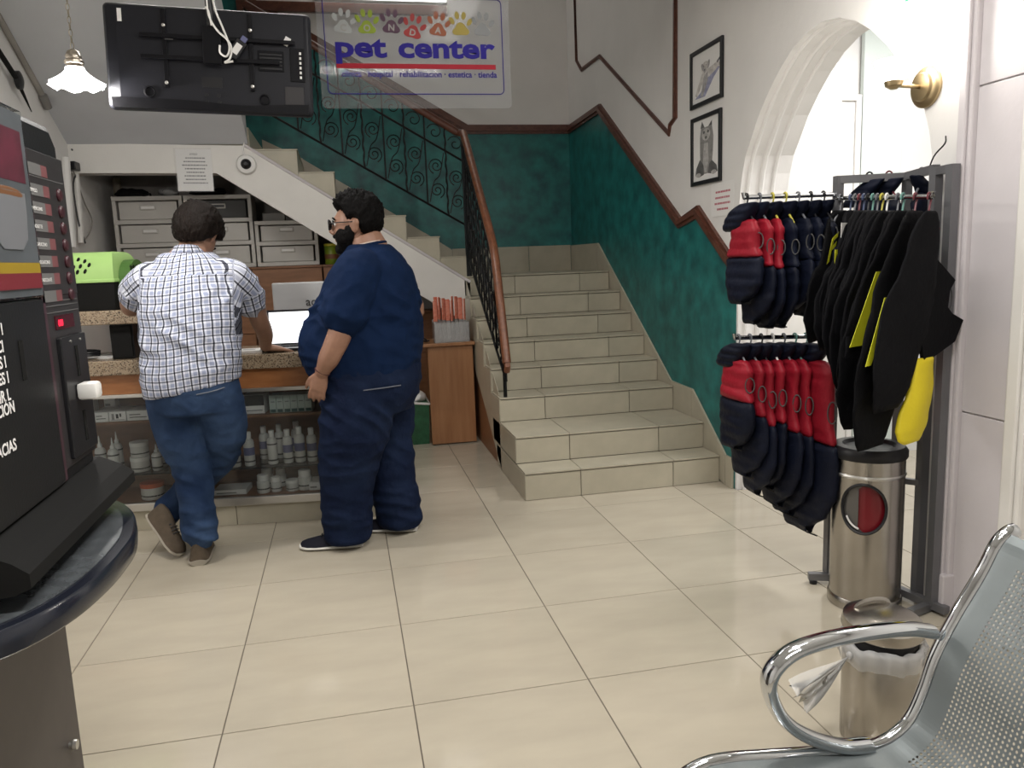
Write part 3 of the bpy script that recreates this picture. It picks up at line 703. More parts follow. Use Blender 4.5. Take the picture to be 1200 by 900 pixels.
# ---- work desk and monitor behind the counter -----------------------------
wd = cthing('work_desk', 'low brown work desk behind the reception counter', 'desk', (-.1, .8, 0))
cbuild(MB().box((-1.0, .55, .72), (.35, 1.1, .75), .003), 'desk_top', M['plydark'], wd)
for a in (-.98, .32): cbuild(MB().box((a, .57, 0), (a + .02, 1.08, .72)), 'side_panel', M['plydark'], wd)
p = onC(371, 350, .62)
mo = cthing('monitor', 'silver grey monitor turned away, its back above the laptop', 'monitor', (p.x, .68, .75))
zt_, zb_ = onC(340, 331, .62).z, 1.04
cbuild(MB().box((p.x - .265, .60, zb_), (p.x + .265, .64, zt_), .008), 'back_cover', mat('silver plastic', (.42, .42, .43), .35, metal=.2), mo)
cbuild(MB().box((p.x - .255, .64, zb_ + .01), (p.x + .255, .645, zt_ - .01)), 'screen', M['black'], mo)
cbuild(MB().box((p.x - .03, .61, .76), (p.x + .03, .63, zb_ + .1), .004), 'stand_neck', M['black'], mo)
cbuild(MB().box((p.x - .11, .58, .75), (p.x + .11, .74, .763), .004), 'stand_base', M['black'], mo)
tm = CT @ frame((p.x - .065, .5985, zb_ + .16), (1, 0, 0), (0, 0, 1))
text('acer', 'logo', .075, tm, M['labelblack'], mo, bold=.0006)

# ================================================================ UNDER THE STAIRS
YC = 4.58
def unit(x0, x1, y0, y1, z, label, nd=1, mtl='plydark'):
    t = thing('storage_cabinet', label, 'cabinet', ((x0 + x1) / 2, y0, 0), 'brown cabinets under the stairs')
    build(MB().box((x0, y0, .05), (x1, y1, z), .002), 'carcass', M[mtl], t)
    build(MB().box((x0 + .01, y0 + .02, 0), (x1 - .01, y1, .05)), 'plinth', mat('dark red plinth', (.05, .012, .01), .5), t)
    build(MB().box((x0 - .004, y0 - .02, z), (x1 + .004, y1, z + .018), .002), 'top_board', M[mtl], t)
    w_ = (x1 - x0) / nd
    for k in range(nd):
        for (za, zb) in ((.08, z * .62), (z * .62 + .006, z - .006)):
            d = build(MB().box((x0 + k * w_ + .004, y0 - .018, za), (x0 + (k + 1) * w_ - .004, y0, zb), .002), 'door', M[mtl], t)
            build(MB().cyl((x0 + (k + 1) * w_ - .05, y0 - .035, (za + zb) / 2 + .1), (x0 + (k + 1) * w_ - .05, y0 - .018, (za + zb) / 2 + .1), .011, 10), 'knob', M['black'], d)
    return t
unit(-1.36, -.285, YC, 4.98, 1.435, 'wide brown cabinet carrying two grey drawer towers', 2)
unit(-.275, .30, YC, 4.98, 1.435, 'brown cabinet with a white speck, behind the monitor', 1)
unit(.31, .56, YC, 4.98, 1.435, 'narrow brown cabinet carrying the yellow green can', 1)
unit(.72, 1.42, 4.92, 5.2, .98, 'low brown cabinet beneath the end of the stair slope', 2)
def tower(x0, x1, zb, n, label, dark=None, h=.188):
    t = thing('drawer_tower', label, 'drawers', ((x0 + x1) / 2, YC, zb), 'grey plastic drawer towers')
    fr = MB(); fr.box((x0, YC + .0, zb), (x0 + .03, YC + .36, zb + n * h + .02), .004)
    build(fr, 'side_frame', M['drawer'], t); build(MB().box((x1 - .03, YC, zb), (x1, YC + .36, zb + n * h + .02), .004), 'side_frame', M['drawer'], t)
    build(MB().box((x0 + .03, YC + .34, zb), (x1 - .03, YC + .36, zb + n * h)), 'back', M['drawerdark'], t)
    for k in range(n + 1):
        z = zb + k * h
        build(MB().box((x0, YC - .004, z), (x1, YC + .36, z + .034), .004), 'rail', M['drawer'], t)
    for k in range(n):
        z = zb + k * h + .036; dk = (dark == k)
        d = build(MB().box((x0 + .045, YC + .012, z), (x1 - .045, YC + .33, z + h - .044), .006), 'drawer', M['drawerdark'] if dk else M['drawer'], t)
        cx = (x0 + x1) / 2
        build(MB().box((cx - .06, YC + .0, z + .075), (cx + .06, YC + .014, z + .115), .005), 'handle', M['drawer'], d)
        build(MB().box((cx - .05, YC - .003, z + .085), (cx + .05, YC + .001, z + .105), .002), 'grip', M['white'] if not dk else M['black'], d)
tower(-1.31, -.775, 1.455, 3, 'left grey drawer tower with bags lying on top')
tower(-.765, -.235, 1.455, 3, 'grey drawer tower behind the plaid man\'s head, with a dark top drawer', 2)
tower(-.225, .285, 1.455, 2, 'short grey drawer tower nearest the stair slope', None, .172)
cn = thing('storage_can', 'yellow green can on the narrow cabinet under the stairs', 'can', (.39, YC + .1, 1.454))
build(MB().lathe((.39, YC + .1, 1.454), [(.058, 0), (.062, .005), (.062, .15), (.058, .155)], 22), 'body', mat('lime can print', (.35, .42, .03), .35, col2=(.12, .25, .02), vscale=14), cn, True)
build(MB().lathe((.39, YC + .1, 1.609), [(.060, 0), (.064, .004), (.064, .02), (.05, .024)], 22), 'lid', mat('yellow lid', (.5, .42, .02), .4), cn, True)
build(MB().lathe((.39, YC + .1, 1.50), [(.0626, 0), (.0626, .04)], 22), 'label', mat('red brown print', (.25, .10, .04), .5), cn, True)
# things lying on the towers
def lump(name, label, cat, c, r, mtl, seed, sc=1):
    mb = MB().ell(c, r, 20, 12)
    for q in mb.v:
        d = noise.noise(Vector((q.x * 14 + seed, q.y * 14, q.z * 14))) * .5 + noise.noise(Vector((q.x * 30, q.y * 30 + seed, q.z * 30))) * .25
        q += (q - Vector(c)) * d * sc
        q.z = max(q.z, c[2] - r[2] * .8)
    return mb
zt3 = 1.455 + 3 * .188 + .034
t = thing('black_pouch', 'crumpled black pouch with a strap on the left drawer tower', 'bag', (-1.17, YC + .12, zt3))
build(lump('', '', '', (-1.18, YC + .12, zt3 + .035), (.11, .09, .043), 0, 3), 'pouch', M['blackm'], t, 2)
build(MB().tube(bez([(-1.13, YC + .03, zt3 + .03), (-1.06, YC - .01, zt3 + .005), (-1.02, YC + .02, zt3 + .02), (-1.03, YC + .10, zt3 + .01)]), .008, 8), 'strap', M['blackm'], t, True)
t = thing('plastic_wrap', 'crumpled clear plastic bundle on the left drawer tower', 'bundle', (-.88, YC + .12, zt3))
build(lump('', '', '', (-.895, YC + .12, zt3 + .032), (.08, .07, .04), 0, 9, 1.2), 'wrap', M['pack'], t, 2)
t = thing('black_bag', 'black crumpled bag on the drawer tower below the notice', 'bag', (-.60, YC + .12, zt3))
build(lump('', '', '', (-.58, YC + .12, zt3 + .028), (.14, .10, .034), 0, 5), 'bag', M['blackm'], t, 2)
t = thing('grey_carton', 'small grey carton on the short drawer tower', 'box', (-.08, YC + .15, 1.833))
build(MB().box((-.16, YC + .08, 1.833), (.02, YC + .24, 1.90), .003), 'carton', mat('grey card', (.25, .24, .23), .7), t)
build(MB().box((-.16, YC + .15, 1.9), (.02, YC + .17, 1.9012)), 'tape', M['drawer'], t)
# desk with the packets, by the foot of the stairs
dk = thing('side_desk', 'brown veneer desk end standing beside the stairs', 'desk', (1.25, 3.67, 0))
build(MB().box((1.075, 3.67, .01), (1.43, 3.69, .79), .002), 'end_panel', M['deskwood'], dk)
build(MB().box((1.10, 3.69, .05), (1.42, 4.05, .79)), 'pedestal', M['deskwood'], dk)
build(MB().box((.985, 3.64, .79), (1.445, 4.07, .815), .003), 'desk_top', M['deskwood'], dk)
pk = 0
PK = thing('packet_holder', 'clear upright holder of packets on the side desk', 'holder', (1.30, 3.75, .815))
build(MB().box((1.135, 3.668, .815), (1.41, 3.672, .97)).box((1.135, 3.80, .815), (1.41, 3.804, .99)).box((1.135, 3.668, .815), (1.139, 3.804, .97)).box((1.406, 3.668, .815), (1.41, 3.804, .97)).box((1.135, 3.668, .815), (1.41, 3.804, .819)), 'tray', M['pack'], PK)
M['card'] = mat('orange red header card', (.62, .14, .08), .5, col2=(.72, .33, .25), vscale=40)
for r_, n_ in ((0, 8), (1, 7)):
    for k in range(n_):
        x = 1.152 + k * .033 + r_ * .012; y = 3.70 + r_ * .055; hh = .32 + .03 * ((k * 7 + r_ * 3) % 4) / 3
        t = thing('hanging_packet', ORD[k] + ' orange topped packet from the left in the ' + ('front' if r_ == 0 else 'rear') + ' row', 'packet', (x, y, .82), 'orange topped packets on the desk')
        q = Matrix.Translation((x, y, .82)) @ Matrix.Rotation(.5 + .3 * ((k * 5) % 3), 4, 'Z')
        build(MB().box((-.016, -.003, 0), (.016, .003, hh * .55), .001).xf(q), 'sleeve', M['pack'], t)
        build(MB().box((-.017, -.0035, hh * .50), (.017, .0035, hh), .001).xf(q), 'header_card', M['card'], t)
t = thing('black_cord', 'black cord loop lying on the side desk', 'cord', (1.04, 3.72, .815))  # a loose loop of black cord
build(MB().tube(bez([(.99, 3.70, .825), (1.04, 3.66, .86), (1.08, 3.70, .83), (1.05, 3.76, .83), (1.10, 3.74, .83)]), .006, 8), 'loop', M['black'], t, True)
t = thing('waste_basket', 'green bag lined basket with white rim beside the side desk', 'basket', (1.0, 3.86, 0))
build(MB().rings([[(.93, 3.76, 0), (1.06, 3.76, 0), (1.06, 3.98, 0), (.93, 3.98, 0)], [(.90, 3.72, .34), (1.07, 3.72, .34), (1.07, 4.0, .34), (.90, 4.0, .34)]]), 'bag', mat('green bag', (.02, .10, .045), .5, var=.2, vscale=20, bump=.3), t)
build(MB().tube([(.90, 3.72, .35), (1.07, 3.72, .33), (1.07, 4.0, .34), (.90, 4.0, .36)], .01, 6, closed=True), 'rim', M['white'], t)
build(lump('', '', '', (.985, 3.85, .37), (.06, .10, .05), 0, 2), 'litter', M['paper'], t, 2)
# notice taped to the landing beam
def notice(name, label, o, xa, ya, w_, h_, head, lines, col, mtl='paper', lh=None):
    t = thing(name, label, 'notice', o); xa, ya = Vector(xa).normalized(), Vector(ya).normalized(); nn = xa.cross(ya); o = Vector(o)
    def quad(u0, v0, u1, v1, d0, d1, nm, mm):
        pts = [o + xa * a + ya * b + nn * d0 for a, b in ((u0, v0), (u1, v0), (u1, v1), (u0, v1))]
        build(MB().prism(pts, nn * (d1 - d0)), nm, mm, t)
    quad(-w_ / 2, 0, w_ / 2, h_, .001, .0025, 'sheet', M[mtl])
    y = h_ * .86
    if head: text(head, 'heading', h_ * .065, frame(o + ya * (y) + nn * .003, xa, ya), M['labelblack'], t, 'CENTER', extr=.0002)
    rr = random.Random(len(label)); lh = lh or h_ * .085
    for ln in range(lines):          # lines too small to read: broken strokes
        y -= lh; L_ = w_ * rr.uniform(.45, .72); x = -L_ / 2; mb = MB()
        while x < L_ / 2:
            d = rr.uniform(.006, .02); a = [o + xa * x + ya * y + nn * .0026, o + xa * (x + d) + ya * y + nn * .0026, o + xa * (x + d) + ya * (y + lh * .34) + nn * .0026, o + xa * x + ya * (y + lh * .34) + nn * .0026]
            mb.prism(a, nn * .0004); x += d + .004
        q = build(mb, 'print_line', col, t); q['kind'] = 'stuff'
    return t
YN = YF2 - .031
a = on(209, 175, 1, YN); b = on(251, 176, 1, YN); c = on(230, 224, 1, YN)
t = notice('wall_notice', 'white printed notice in a plastic sleeve taped to the landing beam', (c.x, YN, c.z), (1, 0, -.02), (.02, 0, 1), (b - a).length, a.z - c.z, 'AVISO', 8, mat('grey print', (.22, .22, .23), .6))
q0, q1 = a.z - c.z, (b - a).length
build(MB().box((c.x - q1 / 2 - .008, YN - .0048, c.z - .008), (c.x + q1 / 2 + .008, YN - .0042, c.z + q0 + .008)), 'plastic_sleeve', M['sleeve'], t)
# dome camera
p = on(289, 193, 1, YN)
t = thing('dome_camera', 'white dome security camera on the sloping stair beam', 'camera', (p.x, YN, p.z))
build(MB().lathe((p.x, YN, p.z), [(.075, 0), (.075, -.02), (.066, -.035), (.045, -.042)], 28, 'y'), 'housing', M['white'], t, True)
build(MB().lathe((p.x, YN, p.z), [(.040, -.038), (.038, -.052), (.026, -.066), (.01, -.072)], 24, 'y'), 'dome', mat('black dome', (.01, .01, .012), .1), t, True)
build(MB().lathe((p.x, YN - .066, p.z), [(.014, 0), (.012, -.01)], 14, 'y'), 'lens', M['black'], t, True)
build(MB().tube(bez([(p.x - .01, YN - .003, p.z + .07), (p.x - .015, YN - .01, p.z + .11), (p.x - .005, YN - .004, p.z + .17), (p.x - .02, YN - .004, p.z + .24)]), .006, 6), 'cable', M['white'], t, True)
# ================================================================ HANGING THINGS
# television seen from behind, hung from a ceiling pole
YTV = 1.2
tl, tr_, bl, br = on(135, 5, 1, YTV), on(372, 20, 1, YTV), on(127, 128, 1, YTV), on(370, 138, 1, YTV)
xa = ((tr_ + br) / 2 - (tl + bl) / 2); TW = xa.length; TH = ((tl + tr_) / 2 - (bl + br) / 2).length
TM = frame((bl + br) / 2 - xa * .5 + Vector((0, 0, .0)), xa, Vector((xa.z * -1, 0, xa.x)).normalized() * 1.0)
if (TM.to_3x3() @ Vector((0, 0, 1))).y > 0: pass
# local: x right, y up, z towards the camera
def tvb(mb, nm, mm, par, sm=False): mb.xf(TM); return build(mb, nm, mm, par, sm)
tv = thing('television', 'large black television seen from behind, hung from the ceiling', 'television', (bl + br) / 2)
R = []
for (ins, z) in ((0, -.012), (0, .012), (.006, .022), (.012, .028)):
    pts = []
    for (cx, cy, a0) in ((TW - .02 - ins, TH - .02 - ins, 0), (.02 + ins, TH - .02 - ins, PI / 2), (.02 + ins, .02 + ins, PI), (TW - .02 - ins, .02 + ins, 1.5 * PI)):
        for k in range(5): pts.append((cx + .02 * math.cos(a0 + k * PI / 8), cy + .02 * math.sin(a0 + k * PI / 8), z))
    R.append(pts)
tvb(MB().rings(R), 'casing', M['tvback'], tv, True)
tvb(MB().prism([(.05, .018, .028), (TW - .03, .018, .028), (TW - .03, TH * .97, .028), (.05, TH * .97, .028)], (0, 0, .002)), 'rear_panel', M['tvback'], tv)
low = [(TW * k / 20, .012 + .012 * (1 if 7 < k < 13 else 0), .026) for k in range(21)]
tvb(MB().prism([(.02, .004, .027)] + [(TW * (.02 + .96 * k / 20), .045 - .014 * math.exp(-((k - 13) / 4.) ** 2), .027) for k in range(21)] + [(TW - .02, .004, .027)], (0, 0, .010)), 'bottom_lip', M['tvdark'], tv)
for fx in (.285, .70):
    rr = tvb(MB().box((TW * fx - .009, TH * .22, .030), (TW * fx + .009, TH * .96, .042), .002), 'mount_rail', M['tvdark'], tv)
    for fy in (.26, .80):
        tvb(MB().lathe((0, 0, 0), [(.007, 0), (.007, .004), (.003, .006)], 12).xf(Matrix.Translation((TW * fx, TH * fy, .042))), 'screw', M['alu'], rr, True)
for fy, x0, x1 in ((.70, .17, .92), (.50, .17, .84)):
    tvb(MB().box((TW * x0, TH * fy - .008, .042), (TW * x1, TH * fy + .008, .052), .002), 'cross_rail', M['tvdark'], tv)
tvb(MB().box((TW * .47, TH * .45, .052), (TW * .56, TH * .80, .070), .003), 'mount_plate', M['tvdark'], tv)
tvb(MB().box((TW * .73, TH * .42, .030), (TW * .86, TH * .62, .034), .002), 'vent_block', M['tvdark'], tv)
for k in range(5): tvb(MB().box((TW * .74, TH * (.44 + k * .034), .034), (TW * .85, TH * (.454 + k * .034), .036)), 'vent_slot', M['black'], tv)
pt_ = tvb(MB().box((TW * .89, TH * .33, .030), (TW * .965, TH * .66, .034), .002), 'port_panel', M['tvdark'], tv)
for k in range(6): tvb(MB().box((TW * .938, TH * (.36 + k * .047), .034), (TW * .948, TH * (.385 + k * .047), .037)), 'port', M['white'], pt_)
tvb(MB().box((TW * .45, TH * .24, .028), (TW * .55, TH * .34, .031)), 'cable_recess', M['black'], tv)
for a in (.47, .53):
    for b in (.10, .165): tvb(MB().lathe((TW * a, TH * b, .030), [(.008, 0), (.008, .002)], 10), 'screw_hole', M['black'], tv)
for a, b in ((.20, .17), (.757, .14)):
    tvb(MB().lathe((TW * a, TH * b, .030), [(.022, 0), (.024, .004), (.018, .006), (.016, .001), (.004, .001)], 20), 'speaker_port', M['tvdark'], tv, True)
tvb(MB().box((TW * .86, TH * .03, .030), (TW * .955, TH * .28, .033), .002), 'lower_cover', M['panel'], tv)
tvb(MB().box((TW * .07, TH * .82, .031), (TW * .09, TH * .94, .0318)), 'sticker', M['paper'], tv)
tvb(MB().box((-.012, -.018, 0), (.012, .018, .001)).xf(Matrix.Translation((TW * .877, TH * .72, .031)) @ Matrix.Rotation(-.5, 4, 'Z')), 'sticker', M['paper'], tv)
tvb(MB().box((TW * .29, TH * .66, .053), (TW * .33, TH * .672, .054)), 'sticker', M['grey'], tv)
# converter box and white leads
cb_ = Matrix.Translation((TW * .635, TH * .60, .06)) @ Matrix.Rotation(-.62, 4, 'Z')
bx = thing('converter_box', 'small black converter box with a white label behind the television', 'box', TM @ Vector((TW * .635, TH * .6, .06)))
tvb(MB().box((-.022, -.038, -.006), (.022, .038, .012), .003).xf(cb_), 'casing', M['black'], bx)
tvb(MB().box((-.013, -.022, .012), (.013, .022, .013)).xf(cb_), 'label', M['paper'], bx)
tvb(MB().box((-.012, .038, -.002), (.012, .060, .008), .002).xf(cb_), 'plug', M['blue'], bx)
cw = thing('white_cables', 'white cables looping down behind the television', 'cable', TM @ Vector((TW * .55, TH * .6, .08)))
for pts in ([(.52, 1.35), (.535, 1.0), (.57, .80), (.60, .62), (.585, .52), (.555, .55), (.555, .62)], [(.50, 1.35), (.505, .98), (.515, .86), (.55, .75), (.59, .68), (.61, .60), (.60, .50), (.575, .46), (.615, .475)], [(.495, .97), (.51, .93), (.52, .80)]):
    tvb(MB().tube(bez([(TW * a, TH * b, .078) for a, b in pts], 6), .0042, 7), 'lead', M['white'], cw, True)
pc_ = TM @ Vector((TW * .515, TH * .8, .035))
pole = thing('ceiling_pole', 'black pole carrying the television from the ceiling', 'mount', (pc_.x, pc_.y, ZC))
build(MB().cyl((pc_.x, pc_.y - .03, pc_.z), (pc_.x, pc_.y - .03, ZC - .02), .016, 14), 'pole', M['black'], pole, True)
build(MB().lathe((pc_.x, pc_.y - .03, ZC - .022), [(.06, 0), (.06, .022)], 24), 'ceiling_flange', M['black'], pole)
# hanging acrylic sign
YS = 1.25
s0, s1, s2 = on(378, 127, 1, YS), on(600, 127, 1, YS), on(600, 0, 1, YS)
sx_ = (s1 - s0); SW = sx_.length; SK = SW / 222.0     # metres per photo pixel on the sign
SM = frame(s0, (sx_.x, 0, sx_.z), (-sx_.z, 0, sx_.x)); SH = 150 * SK
sg = thing('hanging_sign', 'clear acrylic sign with coloured paw prints hung from the ceiling', 'sign', s0 + sx_ * .5)
def sgb(mb, nm, mm, par=None, sm=False): mb.xf(SM); return build(mb, nm, mm, par or sg, sm)
def rrect(x0, y0, x1, y1, r, n=5):
    return [(cx + r * math.cos(a0 + k * PI / 2 / n), cy + r * math.sin(a0 + k * PI / 2 / n)) for cx, cy, a0 in ((x1 - r, y1 - r, 0), (x0 + r, y1 - r, PI / 2), (x0 + r, y0 + r, PI), (x1 - r, y0 + r, 1.5 * PI)) for k in range(n + 1)]
sgb(MB().prism([(x, y, -.004) for x, y in rrect(0, 0, SW, SH, .02)], (0, 0, .005)), 'panel', M['acrylic'])
M['signblue'] = mat('royal blue vinyl', (.016, .011, .15), .6, spec=.1); M['signred'] = mat('red vinyl', (.24, .015, .025), .6, spec=.1)
def S(px, py): return ((px - 378) * SK, (127 - py) * SK)
a, b = S(386, 0), S(591, 111)
rr = rrect(a[0], b[1], b[0], b[1] + 106 * SK, .02)
sgb(MB().tube([(x, y, .0016) for x, y in rr], .0022, 6, closed=True), 'border', M['signblue'])
def stext(s, px, py, size, mm, nm, bold, width=None):
    x, y = S(px, py)
    o = text(s, nm, size, Matrix.Identity(4), mm, None, bold=bold, extr=.0006)
    w_ = max(q.co.x for q in o.data.vertices) - min(q.co.x for q in o.data.vertices)
    me = o.data; k = (width * SK / w_) if width else 1
    x0 = min(q.co.x for q in me.vertices)
    loc = o.location.copy(); bpy.data.objects.remove(o)
    me.transform(Matrix.Translation(loc)); mn = min(q.co.x for q in me.vertices)
    me.transform(Matrix.Translation((x, y, .0018)) @ Matrix.Diagonal((k, 1, 1, 1)) @ Matrix.Translation((-mn, 0, 0)))
    me.transform(SM)
    return put(nm, me, sg, base_of([q.co for q in me.vertices]))
stext('pet', 397, 70, 30 * SK * 1.05, M['signblue'], 'lettering', .0042, 58)
stext('center', 468, 70, 30 * SK * 1.05, M['signblue'], 'lettering', .0042, 114)
a, b = S(397, 83), S(582, 77)
sgb(MB().box((a[0], a[1], .0012), (b[0], b[1] - .002, .0022)), 'underline', M['signred'])
stext('clínica · hospital · rehabilitacion · estetica · tienda', 402, 92, 9.5 * SK, M['signblue'], 'small_lettering', .0008, 181)
def paw(px, py, s, col, letter, rotz, nm):
    pm_ = mat(nm, col, .6, spec=.1); c = S(px, py); q = Matrix.Translation((c[0], c[1], .0014)) @ Matrix.Rotation(rotz, 4, 'Z') @ Matrix.Scale(s * SK, 4)
    pad = []
    for k in range(24):
        t_ = 2 * PI * k / 24; r = 8.2 + 1.6 * math.cos(3 * (t_ - PI / 2)) ; pad.append((r * 1.12 * math.cos(t_), r * .85 * math.sin(t_) - 5, 0))
    g_ = thing  # keep helper local
    p0 = sgb(MB().prism(pad, (0, 0, .12)).xf(q), 'paw_pad', pm_)
    for (x, y, a_) in ((-10, 5, .5), (-3.6, 11, .12), (4.4, 10.5, -.15), (10.8, 3.5, -.6)):
        tp = [(x + 2.7 * math.cos(2 * PI * k / 14) * math.cos(a_) - 4.6 * math.sin(2 * PI * k / 14) * math.sin(a_), y + 2.7 * math.cos(2 * PI * k / 14) * math.sin(a_) + 4.6 * math.sin(2 * PI * k / 14) * math.cos(a_), 0) for k in range(14)]
        sgb(MB().prism(tp, (0, 0, .12)).xf(q), 'paw_toe', pm_)
    if letter:
        lm = mat('pale letter vinyl', (.2, .19, .18), .5)
        text(letter, 'paw_letter', 10, SM @ q @ Matrix.Translation((0, -8.5, .3)), lm, sg, 'CENTER', bold=.25, extr=.05)
paw(408, 34, 1.0, (.25, .26, .26), 'C', -.12, 'white vinyl')
paw(434, 34, 1.0, (.17, .22, .03), 'O', .0, 'lime vinyl')
paw(462, 33, 1.0, (.07, .04, .06), 'N', -.06, 'plum vinyl')
paw(487, 38, 1.0, (.22, .035, .035), 'D', -.25, 'crimson vinyl')
paw(516, 35, 1.0, (.20, .07, .04), 'A', -.12, 'rust vinyl')
paw(542, 34, 1.0, (.24, .19, .05), None, .02, 'ochre vinyl')
paw(568, 34, 1.0, (.16, .165, .17), None, -.05, 'pale grey vinyl')
for f in (.06, .94):
    x, y, z = SM @ Vector((SW * f, SH - .02, 0))
    sgb(MB().lathe((SW * f, SH - .02, .002), [(.010, 0), (.010, .006)], 12), 'hook_stud', M['alu'])
    build(MB().cyl((x, y - .004, z), (x, y - .004, ZC), .0025, 6), 'hanging_wire', M['alu'], sg)
# pendant lamp
YP = 1.15
pl_ = on(90, 100, 1, YP); px_ = (on(122, 100, 1, YP) - on(58, 100, 1, YP)).length / 2
z0 = pl_.z; cx, cy = pl_.x, YP
pd = thing('pendant_lamp', 'glowing white petal shaded pendant lamp on a chain', 'lamp', (cx, cy, z0 - .02))
k_ = (on(88, 60, 1, YP).z - z0) / 40.0      # metres per pixel, vertical
R = []
for j in range(10):
    f = j / 9; r = px_ * (.34 + .66 * f ** 1.6); z = z0 + k_ * 22 * (1 - f) - .004
    R.append([(cx + r * (1 + .09 * f * math.cos(8 * 2 * PI * k / 48)) * math.cos(2 * PI * k / 48), cy + r * (1 + .09 * f * math.cos(8 * 2 * PI * k / 48)) * math.sin(2 * PI * k / 48), z + .008 * f * math.cos(8 * 2 * PI * k / 48)) for k in range(48)])
sh = MB(); sh.rings(R, False); build(sh, 'glass_shade', M['glow'], pd, 2)
build(MB().ell((cx, cy, z0 + k_ * 4), (.032, .032, .04)), 'bulb', M['glow'], pd, True)
build(MB().lathe((cx, cy, z0 + k_ * 18), [(.032, 0), (.034, .01), (.028, .018), (.036, .024), (.036, .034), (.028, .04), (.03, .05), (.022, .07), (.008, .078)], 20), 'metal_cap', mat('brushed nickel', (.45, .40, .34), .3, metal=1), pd, True)
zc_ = z0 + k_ * 18 + .078; n_ = int((ZC - zc_) / .024)
for j in range(n_):
    zz = zc_ + .014 + j * .024; a = (j % 2) * PI / 2
    build(MB().tube([(cx + .006 * math.cos(t_) * math.cos(a), cy + .006 * math.cos(t_) * math.sin(a), zz + .014 * math.sin(t_)) for t_ in [2 * PI * q / 10 for q in range(10)]], .0018, 5, closed=True), 'chain_link', M['brushed'], pd, True)
build(MB().lathe((cx, cy, ZC - .03), [(.01, 0), (.05, .02), (.055, .03)], 20), 'ceiling_rose', M['brushed'], pd, True)
lt = bpy.data.lights.new('pendant_bulb', 'POINT'); lt.energy = 46; lt.shadow_soft_size = .06; lt.color = (1, .96, .9)
lo = bpy.data.objects.new('pendant_bulb', lt); COL.objects.link(lo); lo.location = (cx, cy, z0 - .03)
# wall sconce by the arch
p = on(1087, 102, 0, XR)
sc_ = thing('wall_sconce', 'brass wall sconce with a glowing glass shade beside the arch', 'lamp', (XR, p.y, p.z))
brass = mat('aged brass', (.42, .32, .18), .35, metal=.9)
build(MB().lathe((XR, p.y, p.z), [(.078, 0), (.078, -.012), (.07, -.02), (.055, -.024), (.05, -.034), (.02, -.038)], 32, 'x'), 'backplate', brass, sc_, True)
build(MB().tube(bez([(XR - .03, p.y, p.z + .0), (XR - .08, p.y, p.z + .003), (XR - .13, p.y, p.z + .006), (XR - .15, p.y, p.z + .02)]), .008, 10), 'arm', brass, sc_, True)
build(MB().lathe((XR - .15, p.y, p.z - .01), [(.012, 0), (.03, .012), (.034, .03)], 20), 'cup', brass, sc_, True)
R = [[(XR - .15 + r * math.cos(2 * PI * k / 32), p.y + r * math.sin(2 * PI * k / 32), p.z + .02 + h) for k in range(32)] for r, h in ((.03, 0), (.05, .012), (.062, .035), (.066, .06), (.075, .075))]
build(MB().rings(R, False), 'glass_shade', M['sconceglow'], sc_, 2)
build(MB().ell((XR - .15, p.y, p.z + .05), (.024, .024, .035)), 'bulb', M['sconceglow'], sc_, True)
lt = bpy.data.lights.new('sconce_bulb', 'POINT'); lt.energy = 20; lt.shadow_soft_size = .05; lt.color = (1, .95, .88)
lo = bpy.data.objects.new('sconce_bulb', lt); COL.objects.link(lo); lo.location = (XR - .15, p.y, p.z + .13)
# green exit sign (only its corner shows)
p = on(1063, 3, 0, XR)
tag(build(MB().box((XR - .006, p.y - .045, p.z + .004), (XR - .001, p.y + .004, p.z + .05), .001).xf(Matrix.Identity(4)), 'exit_sign', M['exit']), 'green sign plate above the arch at the top edge', 'sign')
# ================================================================ RIGHT WALL PICTURES
def picture(corners, label, drawer):
    c = [on(px, py, 0, XR) for px, py in corners]      # tl, tr, br, bl
    y0 = max(c[0].y, c[3].y); y1 = min(c[1].y, c[2].y); z1 = (c[0].z + c[1].z) / 2; z0 = (c[2].z + c[3].z) / 2
    t = thing('framed_picture', label, 'picture', (XR, (y0 + y1) / 2, z0), 'framed dog drawings'); fw = .026
    for nm, a, b in (('frame_side', (y0, z0), (y0 - fw, z1)), ('frame_side', (y1, z0), (y1 + fw, z1)), ('frame_rail', (y0 - fw, z0), (y1 + fw, z0 + fw)), ('frame_rail', (y0 - fw, z1), (y1 + fw, z1 - fw))):
        build(MB().box((XR - .018, a[0], a[1]), (XR - .001, b[0], b[1]), .003), nm, M['black'], t)
    build(MB().box((XR - .007, y1 + fw, z0 + fw), (XR - .002, y0 - fw, z1 - fw)), 'drawing_sheet', M['paper'], t)
    def blob(pts, mm, d, nm='drawn_shape'):   # u from left (0) to right (1), v bottom to top
        Y0, Y1, Z0_, Z1_ = y0 - fw, y1 + fw, z0 + fw, z1 - fw
        build(MB().prism([(XR - .007 - d, Y0 + (Y1 - Y0) * u_, Z0_ + (Z1_ - Z0_) * v_) for u_, v_ in pts], (-.0003, 0, 0)), nm, mm, t)
    drawer(blob)
dg = lambda n, c: mat(n, c, .7, var=.25, vscale=40)
def el(cx, cy, rx, ry, a=0, n=16): return [(cx + rx * math.cos(2 * PI * k / n) * math.cos(a) - ry * math.sin(2 * PI * k / n) * math.sin(a), cy + rx * math.cos(2 * PI * k / n) * math.sin(a) + ry * math.sin(2 * PI * k / n) * math.cos(a)) for k in range(n)]
